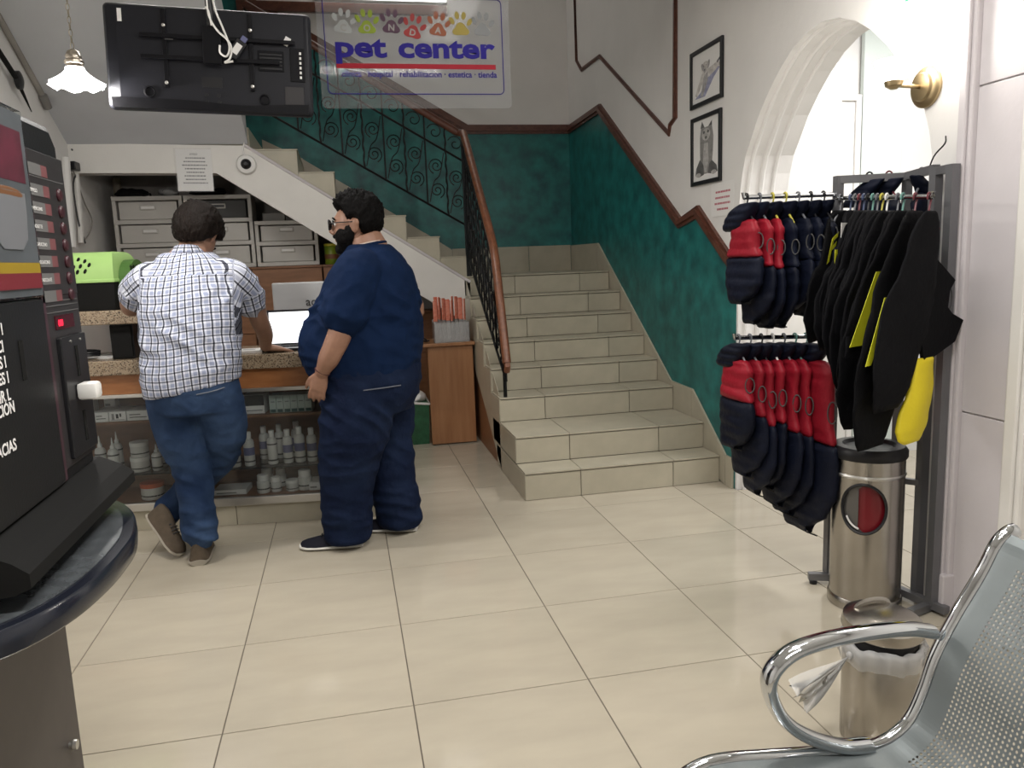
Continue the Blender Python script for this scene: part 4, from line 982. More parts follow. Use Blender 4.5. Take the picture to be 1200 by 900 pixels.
def lab(B):
    bl_ = dg('blue pencil shade', (.30, .31, .45)); g = dg('grey pencil', (.36, .35, .35)); l = dg('pale pencil', (.55, .53, .51)); k = dg('dark pencil', (.14, .13, .15))
    B([(.08, .1), (.45, .08), (.75, .38), (.95, .52), (.9, .58), (.55, .45), (.3, .2)], bl_, .0001)
    B([(.35, .42), (.52, .60), (.9, .66), (.98, .58), (.8, .5), (.6, .44)], l, .0005)
    B([(.10, .17), (.16, .13), (.42, .42), (.46, .58), (.34, .56)], l, .0006); B([(.30, .12), (.37, .09), (.55, .38), (.56, .56), (.42, .5)], g, .0007)
    B(el(.46, .66, .13, .12, .3), l, .0010); B(el(.38, .68, .045, .09, .5), g, .0014); B(el(.58, .70, .04, .085, -.3), g, .0014)
    B(el(.45, .60, .05, .04), g, .0014); B(el(.44, .615, .02, .015), k, .0018); B(el(.42, .69, .012, .012), k, .0018); B(el(.50, .70, .012, .012), k, .0018)
    B([(.88, .62), (1.0, .70), (.99, .74), (.85, .66)], k, .0012)
def york(B):
    d = dg('charcoal', (.10, .10, .10)); g = dg('mid grey pencil', (.24, .235, .23)); l = dg('light grey pencil', (.42, .41, .40))
    B([(.28, .86), (.34, .97), (.44, .86)], d, .0001); B([(.58, .86), (.72, .94), (.72, .80)], d, .0001)
    B([(.30, .86), (.72, .86), (.78, .68), (.76, .45), (.72, .22), (.62, .10), (.40, .10), (.28, .22), (.26, .5), (.26, .7)], g, .0003)
    B([(.26, .35), (.12, .22), (.08, .10), (.22, .06), (.42, .09), (.40, .25)], d, .0006); B([(.72, .30), (.90, .20), (.94, .10), (.78, .07), (.58, .10), (.62, .25)], d, .0006)
    B([(.42, .60), (.58, .60), (.60, .3), (.52, .12), (.46, .12), (.38, .3)], l, .0009)
    B(el(.5, .74, .16, .10), l, .0009); B(el(.42, .78, .04, .025), d, .0013); B(el(.58, .78, .04, .025), d, .0013); B(el(.50, .69, .045, .025), d, .0013)
    B(el(.2, .10, .10, .035), l, .0011); B(el(.80, .10, .10, .035), l, .0011)
picture([(811, 60), (849, 45), (848, 117), (811, 127)], 'upper framed pencil drawing of a pale dog lying down', lab)
picture([(815, 135), (847, 130), (846, 213), (812, 218)], 'lower framed charcoal drawing of a small long haired dog', york)
a, b, c = on(834, 222, 0, XR), on(861, 217, 0, XR), on(847, 253, 0, XR)
notice('wall_notice', 'small white notice with red print on the wall below the pictures', (XR - .001, (a.y + b.y) / 2, c.z), (0, -1, 0), (0, 0, 1), a.y - b.y, .20, None, 4, mat('red print', (.42, .08, .12), .6), lh=.034)
# ================================================================ LEFT WALL FITTINGS
xw = XL + .02
t = thing('grey_conduit', 'grey conduit running up the left wall beside the stair soffit', 'conduit', on(55, 128, 0, xw))
build(MB().tube([on(-30, -30, 0, xw), on(0, 22, 0, xw), on(28, 72, 0, xw), on(55, 122, 0, xw)], .02, 10), 'pipe', M['niche'], t, True)
build(MB().tube([on(50, 112, 0, xw + .01), on(56, 126, 0, xw + .01)], .028, 12), 'end_cap', mat('grey fitting', (.2, .19, .18), .5), t, True)
t = thing('signal_antenna', 'black pointed rod with a round hub high on the left wall', 'antenna', on(21, 94, 0, xw))
build(MB().tube([on(-8, 50, 0, xw + .02), on(18, 90, 0, xw + .03), on(37, 131, 0, xw + .02)], [.016, .016, .003], 8), 'arm', M['blackm'], t, True)
h_ = on(22, 94, 0, xw + .03); build(MB().lathe((h_.x - .02, h_.y, h_.z), [(.03, 0), (.055, .01), (.055, .03), (.03, .04)], 20, 'x'), 'hub', M['black'], t, True)
t = thing('loose_cables', 'white conduit and loose cables beside the under stair opening', 'cable', on(85, 300, 0, xw))
xq = XL + .03
for pts, r, mm in (([(77, 185), (80, 240), (84, 290)], .028, 'wall'), ([(88, 190), (93, 250), (95, 285)], .02, 'beam'), ([(84, 175), (95, 190), (86, 215), (92, 260), (100, 285)], .006, 'grey'), ([(86, 200), (98, 235), (108, 260), (100, 280), (94, 272)], .005, 'niche')):
    build(MB().tube(bez([on(x, y, 0, xq) for x, y in pts], 6), r, 8), 'cable_run', M[mm], t, True)
q = on(85, 195, 0, xq); build(MB().box((XL + .002, q.y - .07, q.z - .03), (XL + .07, q.y + .07, q.z + .03), .006), 'junction_box', M['black'], t)
t = thing('standing_pipe', 'rusty standing pipe with a round valve in the under stair corner', 'pipe', (-1.33, 4.78, .0))
build(MB().cyl((-1.38, 5.1, 0), (-1.38, 5.1, 2.25), .035, 14), 'riser', mat('stained grey pipe', (.30, .26, .2), .6, var=.2), t, True)
build(MB().ell((-1.30, 5.1, 2.0), (.09, .09, .10)), 'valve_globe', M['niche'], t, True)
# ================================================================ COFFEE VENDING MACHINE (left foreground)
XF = -.15; VY0, VY1 = -1.02, -.362; VZ0, VZ1 = .935, 1.775
vm = thing('coffee_machine', 'dark grey coffee vending machine with burgundy buttons and white lettering', 'vending machine', (-.4, -.7, .88))
def VF(px, py, d=0): return on(px, py, 0, XF + d)
R = []
for (x, ins) in ((-.66, .01), (-.64, 0), (-.19, 0), (-.165, .006), (-.155, .02)):
    R.append([(x, VY0 + ins, VZ0), (x, VY1 - ins, VZ0), (x, VY1 - ins, VZ1 - ins - .03), (x, VY1 - ins - .03, VZ1 - ins), (x, VY0 + ins + .03, VZ1 - ins), (x, VY0 + ins, VZ1 - ins - .03)])
build(MB().rings(R), 'cabinet_body', M['machine'], vm)
YD = on(30, 250, 0, XF).y - .0     # seam between picture door and keypad column
def plate(y0, y1, z0, z1, d0, d1, nm, mm, par=vm, bev=0): return build(MB().box((XF + d0, min(y0, y1), z0), (XF + d1, max(y0, y1), z1), bev), nm, mm, par)
yk0 = VF(50, 300).y; yk1 = VY1 - .012
kp = plate(yk0 - .03, yk1, 1.395, 1.70, -.004, .003, 'keypad_panel', M['panel'], bev=.002)
plate(yk0 - .03, yk1, 1.02, 1.395, -.004, .002, 'coin_panel', M['panel'], bev=.002)
plate(yk0 - .05, yk0 - .03, 1.0, 1.70, -.004, .004, 'trim_strip', mat('dark plum strip', (.05, .02, .03), .4))
names = [None, 'EXPRESO', 'AMERICANO', 'NOISETTE', 'CAPUCCINO', 'MOCACCINO', 'CHOCOLATE', None]
lab_px = [(25, 178, 52, 196), (28, 199, 53, 215), (30, 219, 55, 234), (32, 238, 57, 253), (34, 257, 59, 270), (36, 275, 61, 290), (38, 293, 63, 307), (40, 312, 65, 326)]
M['lab1'] = mat('grey label', (.13, .13, .13), .5); M['lab2'] = mat('pink price tag', (.16, .055, .06), .5)
ylab0, ylab1 = VF(30, 225).y, VF(57, 238).y
for k in range(8):
    z1 = 1.672 - .037 * k - (.006 if k else 0); h = .024
    ya = ylab0 + .006; yb = ylab1
    plate(ya, ya + (yb - ya) * .70, z1 - h, z1, .003, .004, 'drink_label', M['lab1'], kp)
    plate(ya + (yb - ya) * .70, yb, z1 - h, z1, .003, .004, 'price_label', M['lab2'], kp)
    if names[k]: text(names[k], 'drink_name', .0105, frame((XF + .0042, ya + .004, z1 - h * .72), (0, 1, 0), (0, 0, 1)), M['paper'], kp, extr=.0001)
    if k: build(MB().lathe((XF + .003, (yb + yk1) / 2 + .004, z1 - h / 2), [(.014, 0), (.014, .003), (.011, .006)], 18, 'x'), 'drink_button', M['burg'], kp, True)
for z in (1.645, 1.384, 1.374, 1.36): plate(ylab0 + .004, yk1 - .012, z - .0008, z + .0008, .0031, .0038, 'rule_line', M['lab1'], kp)
ld = plate(VF(60, 355).y, VF(82, 355).y, 1.322, 1.352, .002, .004, 'led_window', M['leddark'])
text('000', 'led_digits', .020, frame((XF + .0045, VF(62, 355).y + .004, 1.329), (0, 1, 0), (0, 0, 1)), M['led'], ld, bold=.0004, extr=.0001)
ca = plate(VF(62, 380).y, yk1 - .012, 1.035, 1.305, .0, .012, 'coin_slot_block', M['black'], bev=.003)
cm = (VF(62, 380).y + yk1) / 2
plate(cm - .008, cm + .008, 1.21, 1.28, .012, .0135, 'coin_slot', M['blackm'], ca); plate(cm - .008, cm + .008, 1.06, 1.13, .012, .0135, 'coin_slot', M['blackm'], ca)
for a in (-.03, .035): build(MB().lathe((XF + .012, cm + a, 1.292), [(.003, 0), (.003, .002)], 8, 'x'), 'rivet', M['alu'], ca)
lv = VF(80, 424); build(MB().box((XF + .012, lv.y - .012, 1.158), (XF + .055, lv.y + .034, 1.196), .008), 'return_lever', M['white'], ca, True)
for pxs in ((47, 365), (50, 385), (54, 402), (55, 430), (58, 462), (62, 520)):
    q = VF(*pxs); plate(q.y - .006, q.y + .006, q.z - .008, q.z + .006, .002, .0028, 'worn_mark', M['lab1'])
# picture door on the left with a cup and lettering
dy1 = yk0 - .052
dw = plate(VY0 + .02, dy1, 1.395, 1.765, -.004, .012, 'picture_window', M['glass'], bev=.004)
pp = plate(VY0 + .03, dy1 - .012, 1.40, 1.755, .0125, .0135, 'poster', mat('grey blue poster', (.075, .085, .095), .4, var=.2, vscale=10))
yv = VF(12, 250).y
plate(VY0 + .03, dy1 - .03, 1.62, 1.72, .0136, .0140, 'poster_band', mat('red swirl', (.07, .008, .02), .5, var=.4, vscale=12), pp)
build(MB().lathe((0, 0, 0), [(.045, 0), (.075, .02), (.085, .07), (.087, .11)], 24).xf(Matrix.Translation((XF + .015, yv - .045, 1.49)) @ Matrix.Diagonal((.02, 1, 1, 1))), 'poster_cup', mat('printed cup', (.16, .165, .18), .4), pp, True)
build(MB().ell((XF + .0158, yv - .045, 1.595), (.001, .075, .012)), 'poster_coffee', mat('coffee', (.16, .07, .03), .4), pp, True)
plate(VY0 + .03, dy1 - .02, 1.445, 1.465, .0165, .0170, 'poster_band', mat('poster yellow', (.28, .19, .01), .5), pp)
plate(VY0 + .03, dy1 - .02, 1.415, 1.445, .0165, .0170, 'poster_band', mat('poster red', (.15, .012, .02), .5), pp)
lo_ = plate(VY0 + .01, dy1, 1.0, 1.392, -.004, .008, 'service_door', M['machine'], bev=.004)
q0, q1 = VF(15, 400), VF(26, 445); plate(q0.y, q1.y, q1.z, q0.z, .008, .0095, 'door_recess', M['blackm'], lo_)
for s, px, py in (('I', 4, 392), ('CI', 5, 412), ('AS I', 8, 430), ('ES I', 11, 448), ('EGIR L', 13, 468), ('OPCIÓN', 18, 482), ('GRACIAS', 20, 526)):
    q = on(px, py, 0, XF + .009); text(s, 'lettering', .030, frame((XF + .009, q.y, q.z), (0, 1, 0), (0, 0, 1)), M['paper'], lo_, 'RIGHT', bold=.0006, extr=.0002)
# dispensing recess and lower lip
R = []
for (x, z0, z1) in ((-.5, .905, .99), (-.15, .91, .995), (-.10, .915, .97), (-.075, .925, .95)):
    R.append([(x, VY0 - .01, z0), (x, VY1 + .012, z0), (x, VY1 + .012, z1), (x, VY0 - .01, z1)])
build(MB().rings(R), 'drip_lip', M['blackm'], vm)
# counter top and cabinet under the machine
ZTT = .88
vc = thing('machine_cabinet', 'brown grey cabinet with a dark bow fronted top under the coffee machine', 'cabinet', (-.5, -.7, 0))
edge = [(-.75, -.285), (-.30, -.285), (-.21, -.297), (-.14, -.33), (-.085, -.40), (-.04, -.51), (-.012, -.64), (-.008, -.74), (-.013, -.84), (-.035, -.96), (-.08, -1.06), (-.15, -1.13), (-.30, -1.16), (-.75, -1.16)]
pe = bez([(x, y, ZTT) for x, y in edge[2:12]], 5); pe = [Vector((-.75, -.285, ZTT)), Vector((-.30, -.285, ZTT))] + pe + [Vector((-.30, -1.16, ZTT)), Vector((-.75, -1.16, ZTT))]
cen = Vector((-.4, -.72, 0))
R = []
for dz, s in ((-.048, .985), (-.044, .995), (-.026, 1.0), (-.006, .997), (0, .985)):
    R.append([Vector((cen.x + (q.x - cen.x) * s, cen.y + (q.y - cen.y) * s, ZTT + dz)) for q in pe])
build(MB().rings(R), 'bow_top', M['gloss'], vc, True)
build(MB().prism([Vector((cen.x + (q.x - cen.x) * .93, cen.y + (q.y - cen.y) * .93, ZTT + .0005)) for q in pe], (0, 0, .002)), 'steel_inlay', mat('scuffed grey laminate', (.10, .11, .12), .25, metal=.3, var=.2, vscale=30), vc)
build(MB().box((-.62, -1.0, ZTT + .003), (-.17, -.40, .905), .01), 'machine_foot', M['black'], vm)
cy1 = on(82, 790, 0, -.27).y
build(MB().box((-.75, -1.12, .03), (-.28, cy1, ZTT - .048), .003), 'carcass', M['cab'], vc)
build(MB().box((-.28, -1.11, .05), (-.262, cy1 - .008, ZTT - .06), .003), 'door', M['cab'], vc)
q = on(85, 873, 0, -.255); build(MB().lathe((-.262, q.y, q.z), [(.008, 0), (.008, .006), (.013, .010), (.012, .018)], 14, 'x'), 'knob', M['alu'], vc, True)
build(MB().box((-.73, -1.1, 0), (-.3, cy1 - .02, .03)), 'plinth', M['black'], vc)

# ================================================================ WAITING BENCH (right foreground)
YB0 = -1.09
bn = thing('waiting_bench', 'chrome framed waiting seat with grey perforated steel shell', 'bench', (1.45, -1.35, 0))
seat_px = [(800, 912), (822, 898), (850, 891), (900, 887), (960, 883), (1005, 880), (1040, 868), (1066, 845), (1083, 810), (1097, 770), (1120, 725), (1150, 675), (1168, 640), (1180, 626)]
prof = [on(x, y, 1, YB0) for x, y in seat_px]; prof = [prof[0] + Vector((-.012, 0, -.03))] + prof + [prof[-1] + Vector((.02, 0, .006))]
pf = bez(prof, 6)
for yy in (YB0, YB0 - .56):
    sh_ = Vector((0, yy - YB0, 0))
    build(MB().tube([q + sh_ for q in pf], .016, 14), 'side_frame', M['chrome'], bn, True)
    arm_px = [(1092, 740), (1060, 737), (1010, 742), (960, 752), (925, 766), (903, 790), (903, 815), (918, 843), (945, 862), (985, 874), (1018, 873)]
    ap = bez([on(x, y, 1, yy if yy == YB0 else YB0) + sh_ for x, y in arm_px], 6)
    build(MB().tube(ap, (.014, .024), 14, up=(0, 0, 1)), 'armrest', M['chrome'], bn, True)
# perforated shell swept along the profile
P2 = [q for q in bez(prof[1:-1], 14)]
ln = [0]
for a, b in zip(P2, P2[1:]): ln.append(ln[-1] + (b - a).length)
def at_len(s):
    s = max(0, min(ln[-1], s))
    for i in range(len(ln) - 1):
        if s <= ln[i + 1]:
            f = (s - ln[i]) / max(1e-9, ln[i + 1] - ln[i]); d = (P2[i + 1] - P2[i]).normalized(); return P2[i].lerp(P2[i + 1], f), Vector((-d.z, 0, d.x))
    return P2[-1], Vector((0, 0, 1))
pit = .0098; ns = int(ln[-1] / pit); nw = 52
mb = MB(); cache = {}
def sp_(s, y):
    p, n = at_len(s); sag = .012 * math.sin(PI * max(0, min(1, (YB0 - y - .02) / .52)))
    return Vector((p.x, y, p.z)) - n * sag + n * .004
y_in = YB0 - .016
for i in range(ns):
    for j in range(nw + 2):
        s0, s1 = i * pit, (i + 1) * pit; ya, yb = y_in - j * .0102, y_in - (j + 1) * .0102
        hole = (5 <= j < nw - 4) and (6 <= i < ns - 6) and not (ln[-1] * .40 < s0 < ln[-1] * .46)
        cs = [sp_(s0, ya), sp_(s1, ya), sp_(s1, yb), sp_(s0, yb)]
        if not hole: mb.add(cs, [(0, 1, 2, 3)]); continue
        c = (cs[0] + cs[2]) * .5; e1 = (cs[1] - cs[0]) * .5; e2 = (cs[3] - cs[0]) * .5
        mid = [c - e2, c + e1, c + e2, c - e1]
        outer = [cs[0], mid[0], cs[1], mid[1], cs[2], mid[2], cs[3], mid[3]]
        ang = [-.75, -.5, -.25, 0, .25, .5, .75, 1.0]
        inner = [c + (e1 * math.cos(a * PI) + e2 * math.sin(a * PI)) * .62 for a in ang]
        mb.add(outer + inner, [(k, (k + 1) % 8, 8 + (k + 1) % 8, 8 + k) for k in range(8)])
sh = build(mb, 'perforated_shell', mat('blue grey painted steel', (.15, .17, .175), .35, metal=.35), bn, False, True)
so = sh.modifiers.new('thickness', 'SOLIDIFY'); so.thickness = .0018
build(MB().tube([Vector((1.35, YB0 + .05, .33)), Vector((1.35, YB0 - 1.2, .33))], (.035, .02), 12), 'beam', M['black'], bn, True)
for yy in (YB0 - .1, YB0 - 1.1):
    build(MB().tube([(1.35, yy, .33), (1.35, yy, .06)], .022, 10), 'leg', M['chrome'], bn, True)
    build(MB().tube([(1.10, yy, .012), (1.2, yy, .045), (1.35, yy, .06), (1.5, yy, .045), (1.6, yy, .012)], .018, 10), 'foot', M['chrome'], bn, True)
for yy in (YB0 - .02, YB0 - .54): build(MB().tube([(1.35, yy, .33), (1.35, yy, .385)], .012, 8), 'bracket', M['chrome'], bn, True)

# ================================================================ BINS
bc = Vector((2.47, .275, 0)); br_ = .135
sb = thing('steel_bin', 'tall round steel bin with red lined side opening and black lid', 'bin', bc)
hx, hz, hr = Vector((-.74, -.67, 0)).normalized(), .44, .088
nb, nz_ = 96, 44; H = .625
vv, idx, mbb = {}, {}, MB()
hdir = (on(1012, 592, 1, bc.y - .1) - bc); ha = math.atan2(hdir.y, hdir.x); hz = .43
def incyl(a, z):
    da = (a - ha + PI) % (2 * PI) - PI; return (da * br_ / .083) ** 2 + ((z - hz) / .098) ** 2 < 1
for i in range(nb):
    for j in range(nz_):
        a0, a1, z0, z1 = 2 * PI * i / nb, 2 * PI * (i + 1) / nb, .03 + (H - .03) * j / nz_, .03 + (H - .03) * (j + 1) / nz_
        if incyl((a0 + a1) / 2, (z0 + z1) / 2): continue
        mbb.add([bc + Vector((br_ * math.cos(a), br_ * math.sin(a), z)) for a, z in ((a0, z0), (a1, z0), (a1, z1), (a0, z1))], [(0, 1, 2, 3)])
build(mbb, 'drum', M['steel'], sb, 2)
bm = bmesh.new(); o_ = sb.children[0] if sb.children else bpy.data.objects['drum']; bm.from_mesh(o_.data); bmesh.ops.remove_doubles(bm, verts=bm.verts[:], dist=1e-5); bmesh.ops.recalc_face_normals(bm, faces=bm.faces[:]); bm.to_mesh(o_.data); bm.free()
build(MB().lathe(bc, [(br_ - .012, .04), (br_ - .012, .60), (br_ - .02, .60), (br_ - .02, .04)], 40), 'red_liner', mat('dark red inner drum', (.16, .006, .012), .35), sb, True)
rim = [bc + Vector(((br_ + .002) * math.cos(ha + .083 / br_ * math.cos(t_)), (br_ + .002) * math.sin(ha + .083 / br_ * math.cos(t_)), hz + .098 * math.sin(t_))) for t_ in [2 * PI * k / 48 for k in range(48)]]
build(MB().tube(rim, .006, 6, closed=True), 'opening_rim', M['black'], sb, True)
fl_ = []
for t_ in [PI / 2 + PI * k / 20 for k in range(21)]:
    fl_.append((ha + .080 / br_ * math.cos(t_), hz + .095 * math.sin(t_)))
sgn = 1 if (Vector((math.cos(ha + .3), math.sin(ha + .3), 0)) - Vector((math.cos(ha - .3), math.sin(ha - .3), 0))).dot(R_) < 0 else -1
flp = [(ha + sgn * .083 / br_ * abs(math.cos(t_)), hz + .095 * math.sin(t_)) for t_ in [-PI / 2 + PI * k / 20 for k in range(21)]] + [(ha + sgn * .02 / br_, hz + .09 * math.cos(PI * k / 6)) for k in range(1, 6)]
mb = MB(); pts = [bc + Vector(((br_ - .006) * math.cos(a), (br_ - .006) * math.sin(a), z)) for a, z in flp]; mb.prism(pts, (-hdir.normalized().x * .002, -hdir.normalized().y * .002, 0)); build(mb, 'flap', mat('grey flap', (.12, .115, .11), .35, metal=.4), sb)
arcp = [bc + Vector(((br_ + .001) * math.cos(ha + sgn * .070 / br_ * abs(math.cos(t_))), (br_ + .001) * math.sin(ha + sgn * .070 / br_ * abs(math.cos(t_))), hz + .083 * math.sin(t_))) for t_ in [-1.35 + .9 * k / 10 for k in range(11)]]
build(MB().tube(arcp, .004, 6), 'white_lettering_arc', M['white'], sb, True)
build(MB().lathe(bc, [(br_ + .003, .0), (br_ + .006, .004), (br_ + .006, .038), (br_ + .001, .045)], 48), 'base_ring', M['steel'], sb, True)
build(MB().lathe(bc, [(br_ + .001, .545), (br_ + .004, .552), (br_ + .001, .559)], 48), 'upper_band', M['alu'], sb, True)
build(MB().lathe(bc, [(br_ + .004, .615), (br_ + .008, .622), (br_ + .008, .645), (br_ - .005, .662), (br_ - .035, .664), (br_ - .045, .650), (.01, .645)], 48), 'lid', M['black'], sb, True)
build(MB().box((bc.x - .03, bc.y - .01, .655), (bc.x + .03, bc.y + .01, .685), .005), 'lid_grip', M['black'], sb)
# small pedal bin with bag
pc0 = Vector((1.925, -.54, 0)); pr = .105
pb = thing('pedal_bin', 'small scuffed steel bin with a clear bag, behind the bench arm', 'bin', pc0)
build(MB().lathe(pc0, [(pr - .004, 0), (pr, .005), (pr, .30), (pr - .003, .305), (pr - .006, .30), (pr - .006, .02)], 40), 'drum', M['steel'], pb, True)
build(MB().lathe(pc0, [(pr - .008, .30), (pr - .008, .33), (pr - .02, .335)], 40), 'inner_bucket', M['black'], pb, True)
lidm = Matrix.Translation(pc0 + Vector((0, .0, .345))) @ Matrix.Rotation(.10, 4, 'X')
ld_ = build(MB().lathe((0, 0, 0), [(pr + .004, 0), (pr + .006, .004), (pr + .002, .03), (pr - .02, .042), (.03, .05), (.005, .051)], 40).xf(lidm), 'lid', M['steel'], pb, True)
build(MB().tube([lidm @ Vector((.05 * math.cos(k / 10 * PI), .0 + .05, .04 + .018 * math.sin(k / 10 * PI))) for k in range(11)], (.012, .005), 8), 'lid_handle', M['steel'], ld_, True)
mb = MB(); R = []
for (r, z) in ((pr - .004, .312), (pr + .006, .318), (pr + .016, .30), (pr + .012, .272), (pr + .008, .255)):
    R.append([pc0 + Vector(((r + .004 * math.sin(k * .94) + .003 * math.sin(k * 2.1 + r * 90)) * math.cos(2 * PI * k / 60), (r + .004 * math.sin(k * .94) + .003 * math.sin(k * 2.1 + r * 90)) * math.sin(2 * PI * k / 60), z + .004 * math.sin(k * .52) + .003 * math.sin(k * 1.26))) for k in range(60)])
mb.rings(R, False); build(mb, 'bag_cuff', M['bag'], pb, 2)
kn = on(1000, 790, 1, -.56); tip = [on(930, 803, 1, -.60), on(945, 832, 1, -.62)]
kn = pc0 + Vector((-(pr + .012), -.02, .285))
mb = MB(); vs = []; NR, NSN = 15, 12
for i in range(NR):
    e0 = tip[0].lerp(tip[1], i / (NR - 1))
    for j in range(NSN + 1):
        f = j / NSN; p = kn.lerp(e0, f * (1 + .08 * math.sin(i * 2.3)))
        vs.append(p + Vector((0, .030 * f * math.sin(i * 1.9 + f * 2) + .012 * f * math.sin(i * 4.1), .007 * f * math.sin(i * 1.3 + 3 * f))))
mb.add(vs, [(i * (NSN + 1) + j, i * (NSN + 1) + j + 1, (i + 1) * (NSN + 1) + j + 1, (i + 1) * (NSN + 1) + j) for i in range(NR - 1) for j in range(NSN)])
bt = build(mb, 'bag_tail', M['bag'], pb, 2)
build(MB().ell(kn, (.010, .010, .013)), 'bag_knot', M['bag'], pb, 2)
build(MB().box((pc0.x - .03, pc0.y - pr - .03, .01), (pc0.x + .03, pc0.y - pr, .022), .004), 'pedal', M['black'], pb)
# ================================================================ CLOTHES RACK
rk = thing('clothes_rack', 'grey metal clothes rack with projecting arms, by the arch', 'clothes rack', (2.55, .3, 0))
P1, P2_, P3_ = (2.44, .48), (2.665, .21), (2.655, .115)
ZR = 1.72
def bar(a, b, w_, nm, m_='rack'):
    a, b = Vector(a), Vector(b); d = (b - a).normalized(); u_ = Vector((0, 0, 1)) if abs(d.z) < .9 else Vector((1, 0, 0)); s_ = d.cross(u_).normalized(); u_ = s_.cross(d)
    R = [[p + s_ * x * w_ + u_ * y * w_ for x, y in ((-.5, -.5), (.5, -.5), (.5, .5), (-.5, .5))] for p in (a, b)]
    return build(MB().rings(R), nm, M[m_], rk)
bar((*P1, .045), (*P1, ZR), .03, 'post'); bar((*P2_, .03), (*P2_, ZR), .034, 'post'); bar((*P3_, .03), (*P3_, ZR), .034, 'post')
bar((P1[0], P1[1], ZR - .015), (2.69, .39, ZR - .015), .03, 'top_bar'); bar((2.685, .40, ZR - .015), (P2_[0], P2_[1], ZR - .005), .03, 'top_bar'); bar((*P2_, ZR - .015), (*P3_, ZR - .015), .03, 'top_bar')
bar((2.36, .50, .03), (2.60, .40, .03), .03, 'foot_bar'); bar((2.60, .40, .03), (2.67, .05, .03), .03, 'foot_bar'); bar((2.54, .09, .02), (2.67, .13, .02), .03, 'foot_bar')
bar((2.44, .48, .5), (2.66, .21, .5), .022, 'brace'); bar((2.685, .39, .03), (2.685, .39, ZR - .02), .028, 'post')
build(MB().lathe((2.375, .485, 0), [(.016, 0), (.016, .012), (.006, .016)], 12), 'levelling_foot', M['black'], rk)
A0, A1 = Vector((2.44, .48, 1.648)), Vector((2.03, .49, 1.645))
B0, B1 = Vector((2.43, .47, 1.632)), Vector((2.455, -.03, 1.596))
C0, C1 = Vector((2.44, .48, 1.075)), Vector((1.995, .49, 1.092))
for nm, a, b in (('upper_arm_bar', A0, A1), ('front_arm_bar', B0, B1), ('lower_arm_bar', C0, C1)):
    build(MB().tube([a, b, b + Vector((0, 0, .018))], .009, 10), nm, M['chrome'], rk, True)
build(MB().tube(bez([(2.70, .30, 1.70), (2.66, .22, 1.76), (2.67, .18, 1.80), (2.69, .20, 1.83)], 5), .003, 5), 'loose_wire', M['iron'], rk, True)
HC = {'grey': mat('grey hanger plastic', (.13, .135, .15), .4), 'yellow': mat('yellow hanger plastic', (.45, .40, .05), .4), 'mint': mat('mint hanger plastic', (.12, .28, .24), .4), 'maroon': mat('maroon hanger plastic', (.13, .02, .03), .4), 'white': M['white'], 'dark': M['black'], 'blue': mat('slate blue hanger plastic', (.05, .07, .14), .4)}
def hanger(top, ax, nrm, half, colour, label, group):
    # top: point of the bar, ax: direction along the hanger shoulders, nrm: bar direction
    t = thing('clothes_hanger', label, 'hanger', top, group); top = Vector(top); ax = Vector(ax); m_ = HC[colour]; Zv = Vector((0, 0, 1))
    hook = [top + ax * (.014 * math.sin(a)) + Zv * (.014 * math.cos(a) + .0) for a in [-2.2 + .36 * k for k in range(12)]]
    hook += [top + ax * .004 + Zv * -.03, top + Zv * -.05]
    build(MB().tube(hook, .0036, 6), 'hook', m_, t, True)
    sh_ = [top + ax * (-half) + Zv * -.11, top + ax * (-half * .5) + Zv * -.075, top + Zv * -.05, top + ax * (half * .5) + Zv * -.075, top + ax * half + Zv * -.11]
    build(MB().tube(bez(sh_, 4), .0045, 6), 'shoulders', m_, t, True)
    return t
def cloth_loft(rows, nseg, org, ax, nrm, quilt=0, seed=0, lean=0, shear=0):
    # rows: (z, left half-width, right half-width, thickness); closed pillow of stacked superellipses
    org, ax, nrm = Vector(org), Vector(ax).normalized(), Vector(nrm).normalized(); R = []
    rows2 = []
    for i in range(len(rows) - 1):
        for k in range(5):
            f = k / 5; rows2.append(tuple(rows[i][j] + (rows[i + 1][j] - rows[i][j]) * f for j in range(4)))
    rows2.append(rows[-1])
    for i, (z, wl, wr_, th) in enumerate(rows2):
        ring = []; e_ = 0 if 0 < i < len(rows2) - 1 else .55
        for k in range(nseg):
            a = 2 * PI * k / nseg; ca, sa = math.cos(a), math.sin(a)
            x = (wr_ if ca > 0 else wl) * math.copysign(abs(ca) ** .75, ca) * (1 - e_ * .15)
            y = th * math.copysign(abs(sa) ** .8, sa) * (1 - e_)
            if quilt: y *= 1 + .20 * (abs(math.sin(z * PI / quilt)) - .5) * 2 * .6
            y += (.010 + .010 * (quilt == 0)) * noise.noise(Vector((x * 9 + seed, z * 7, seed * 1.7))) + .004 * noise.noise(Vector((x * 30, z * 22 + seed, 3.1)))
            x += shear * z
            x += .007 * noise.noise(Vector((z * 11, seed * 2.3, ca)))
            ring.append(org + ax * x + nrm * (y + lean * z) + Vector((0, 0, z + .006 * noise.noise(Vector((x * 15, seed, 1))) * (1 if i == len(rows2) - 1 else 0))))
        R.append(ring)
    return MB().rings(R)
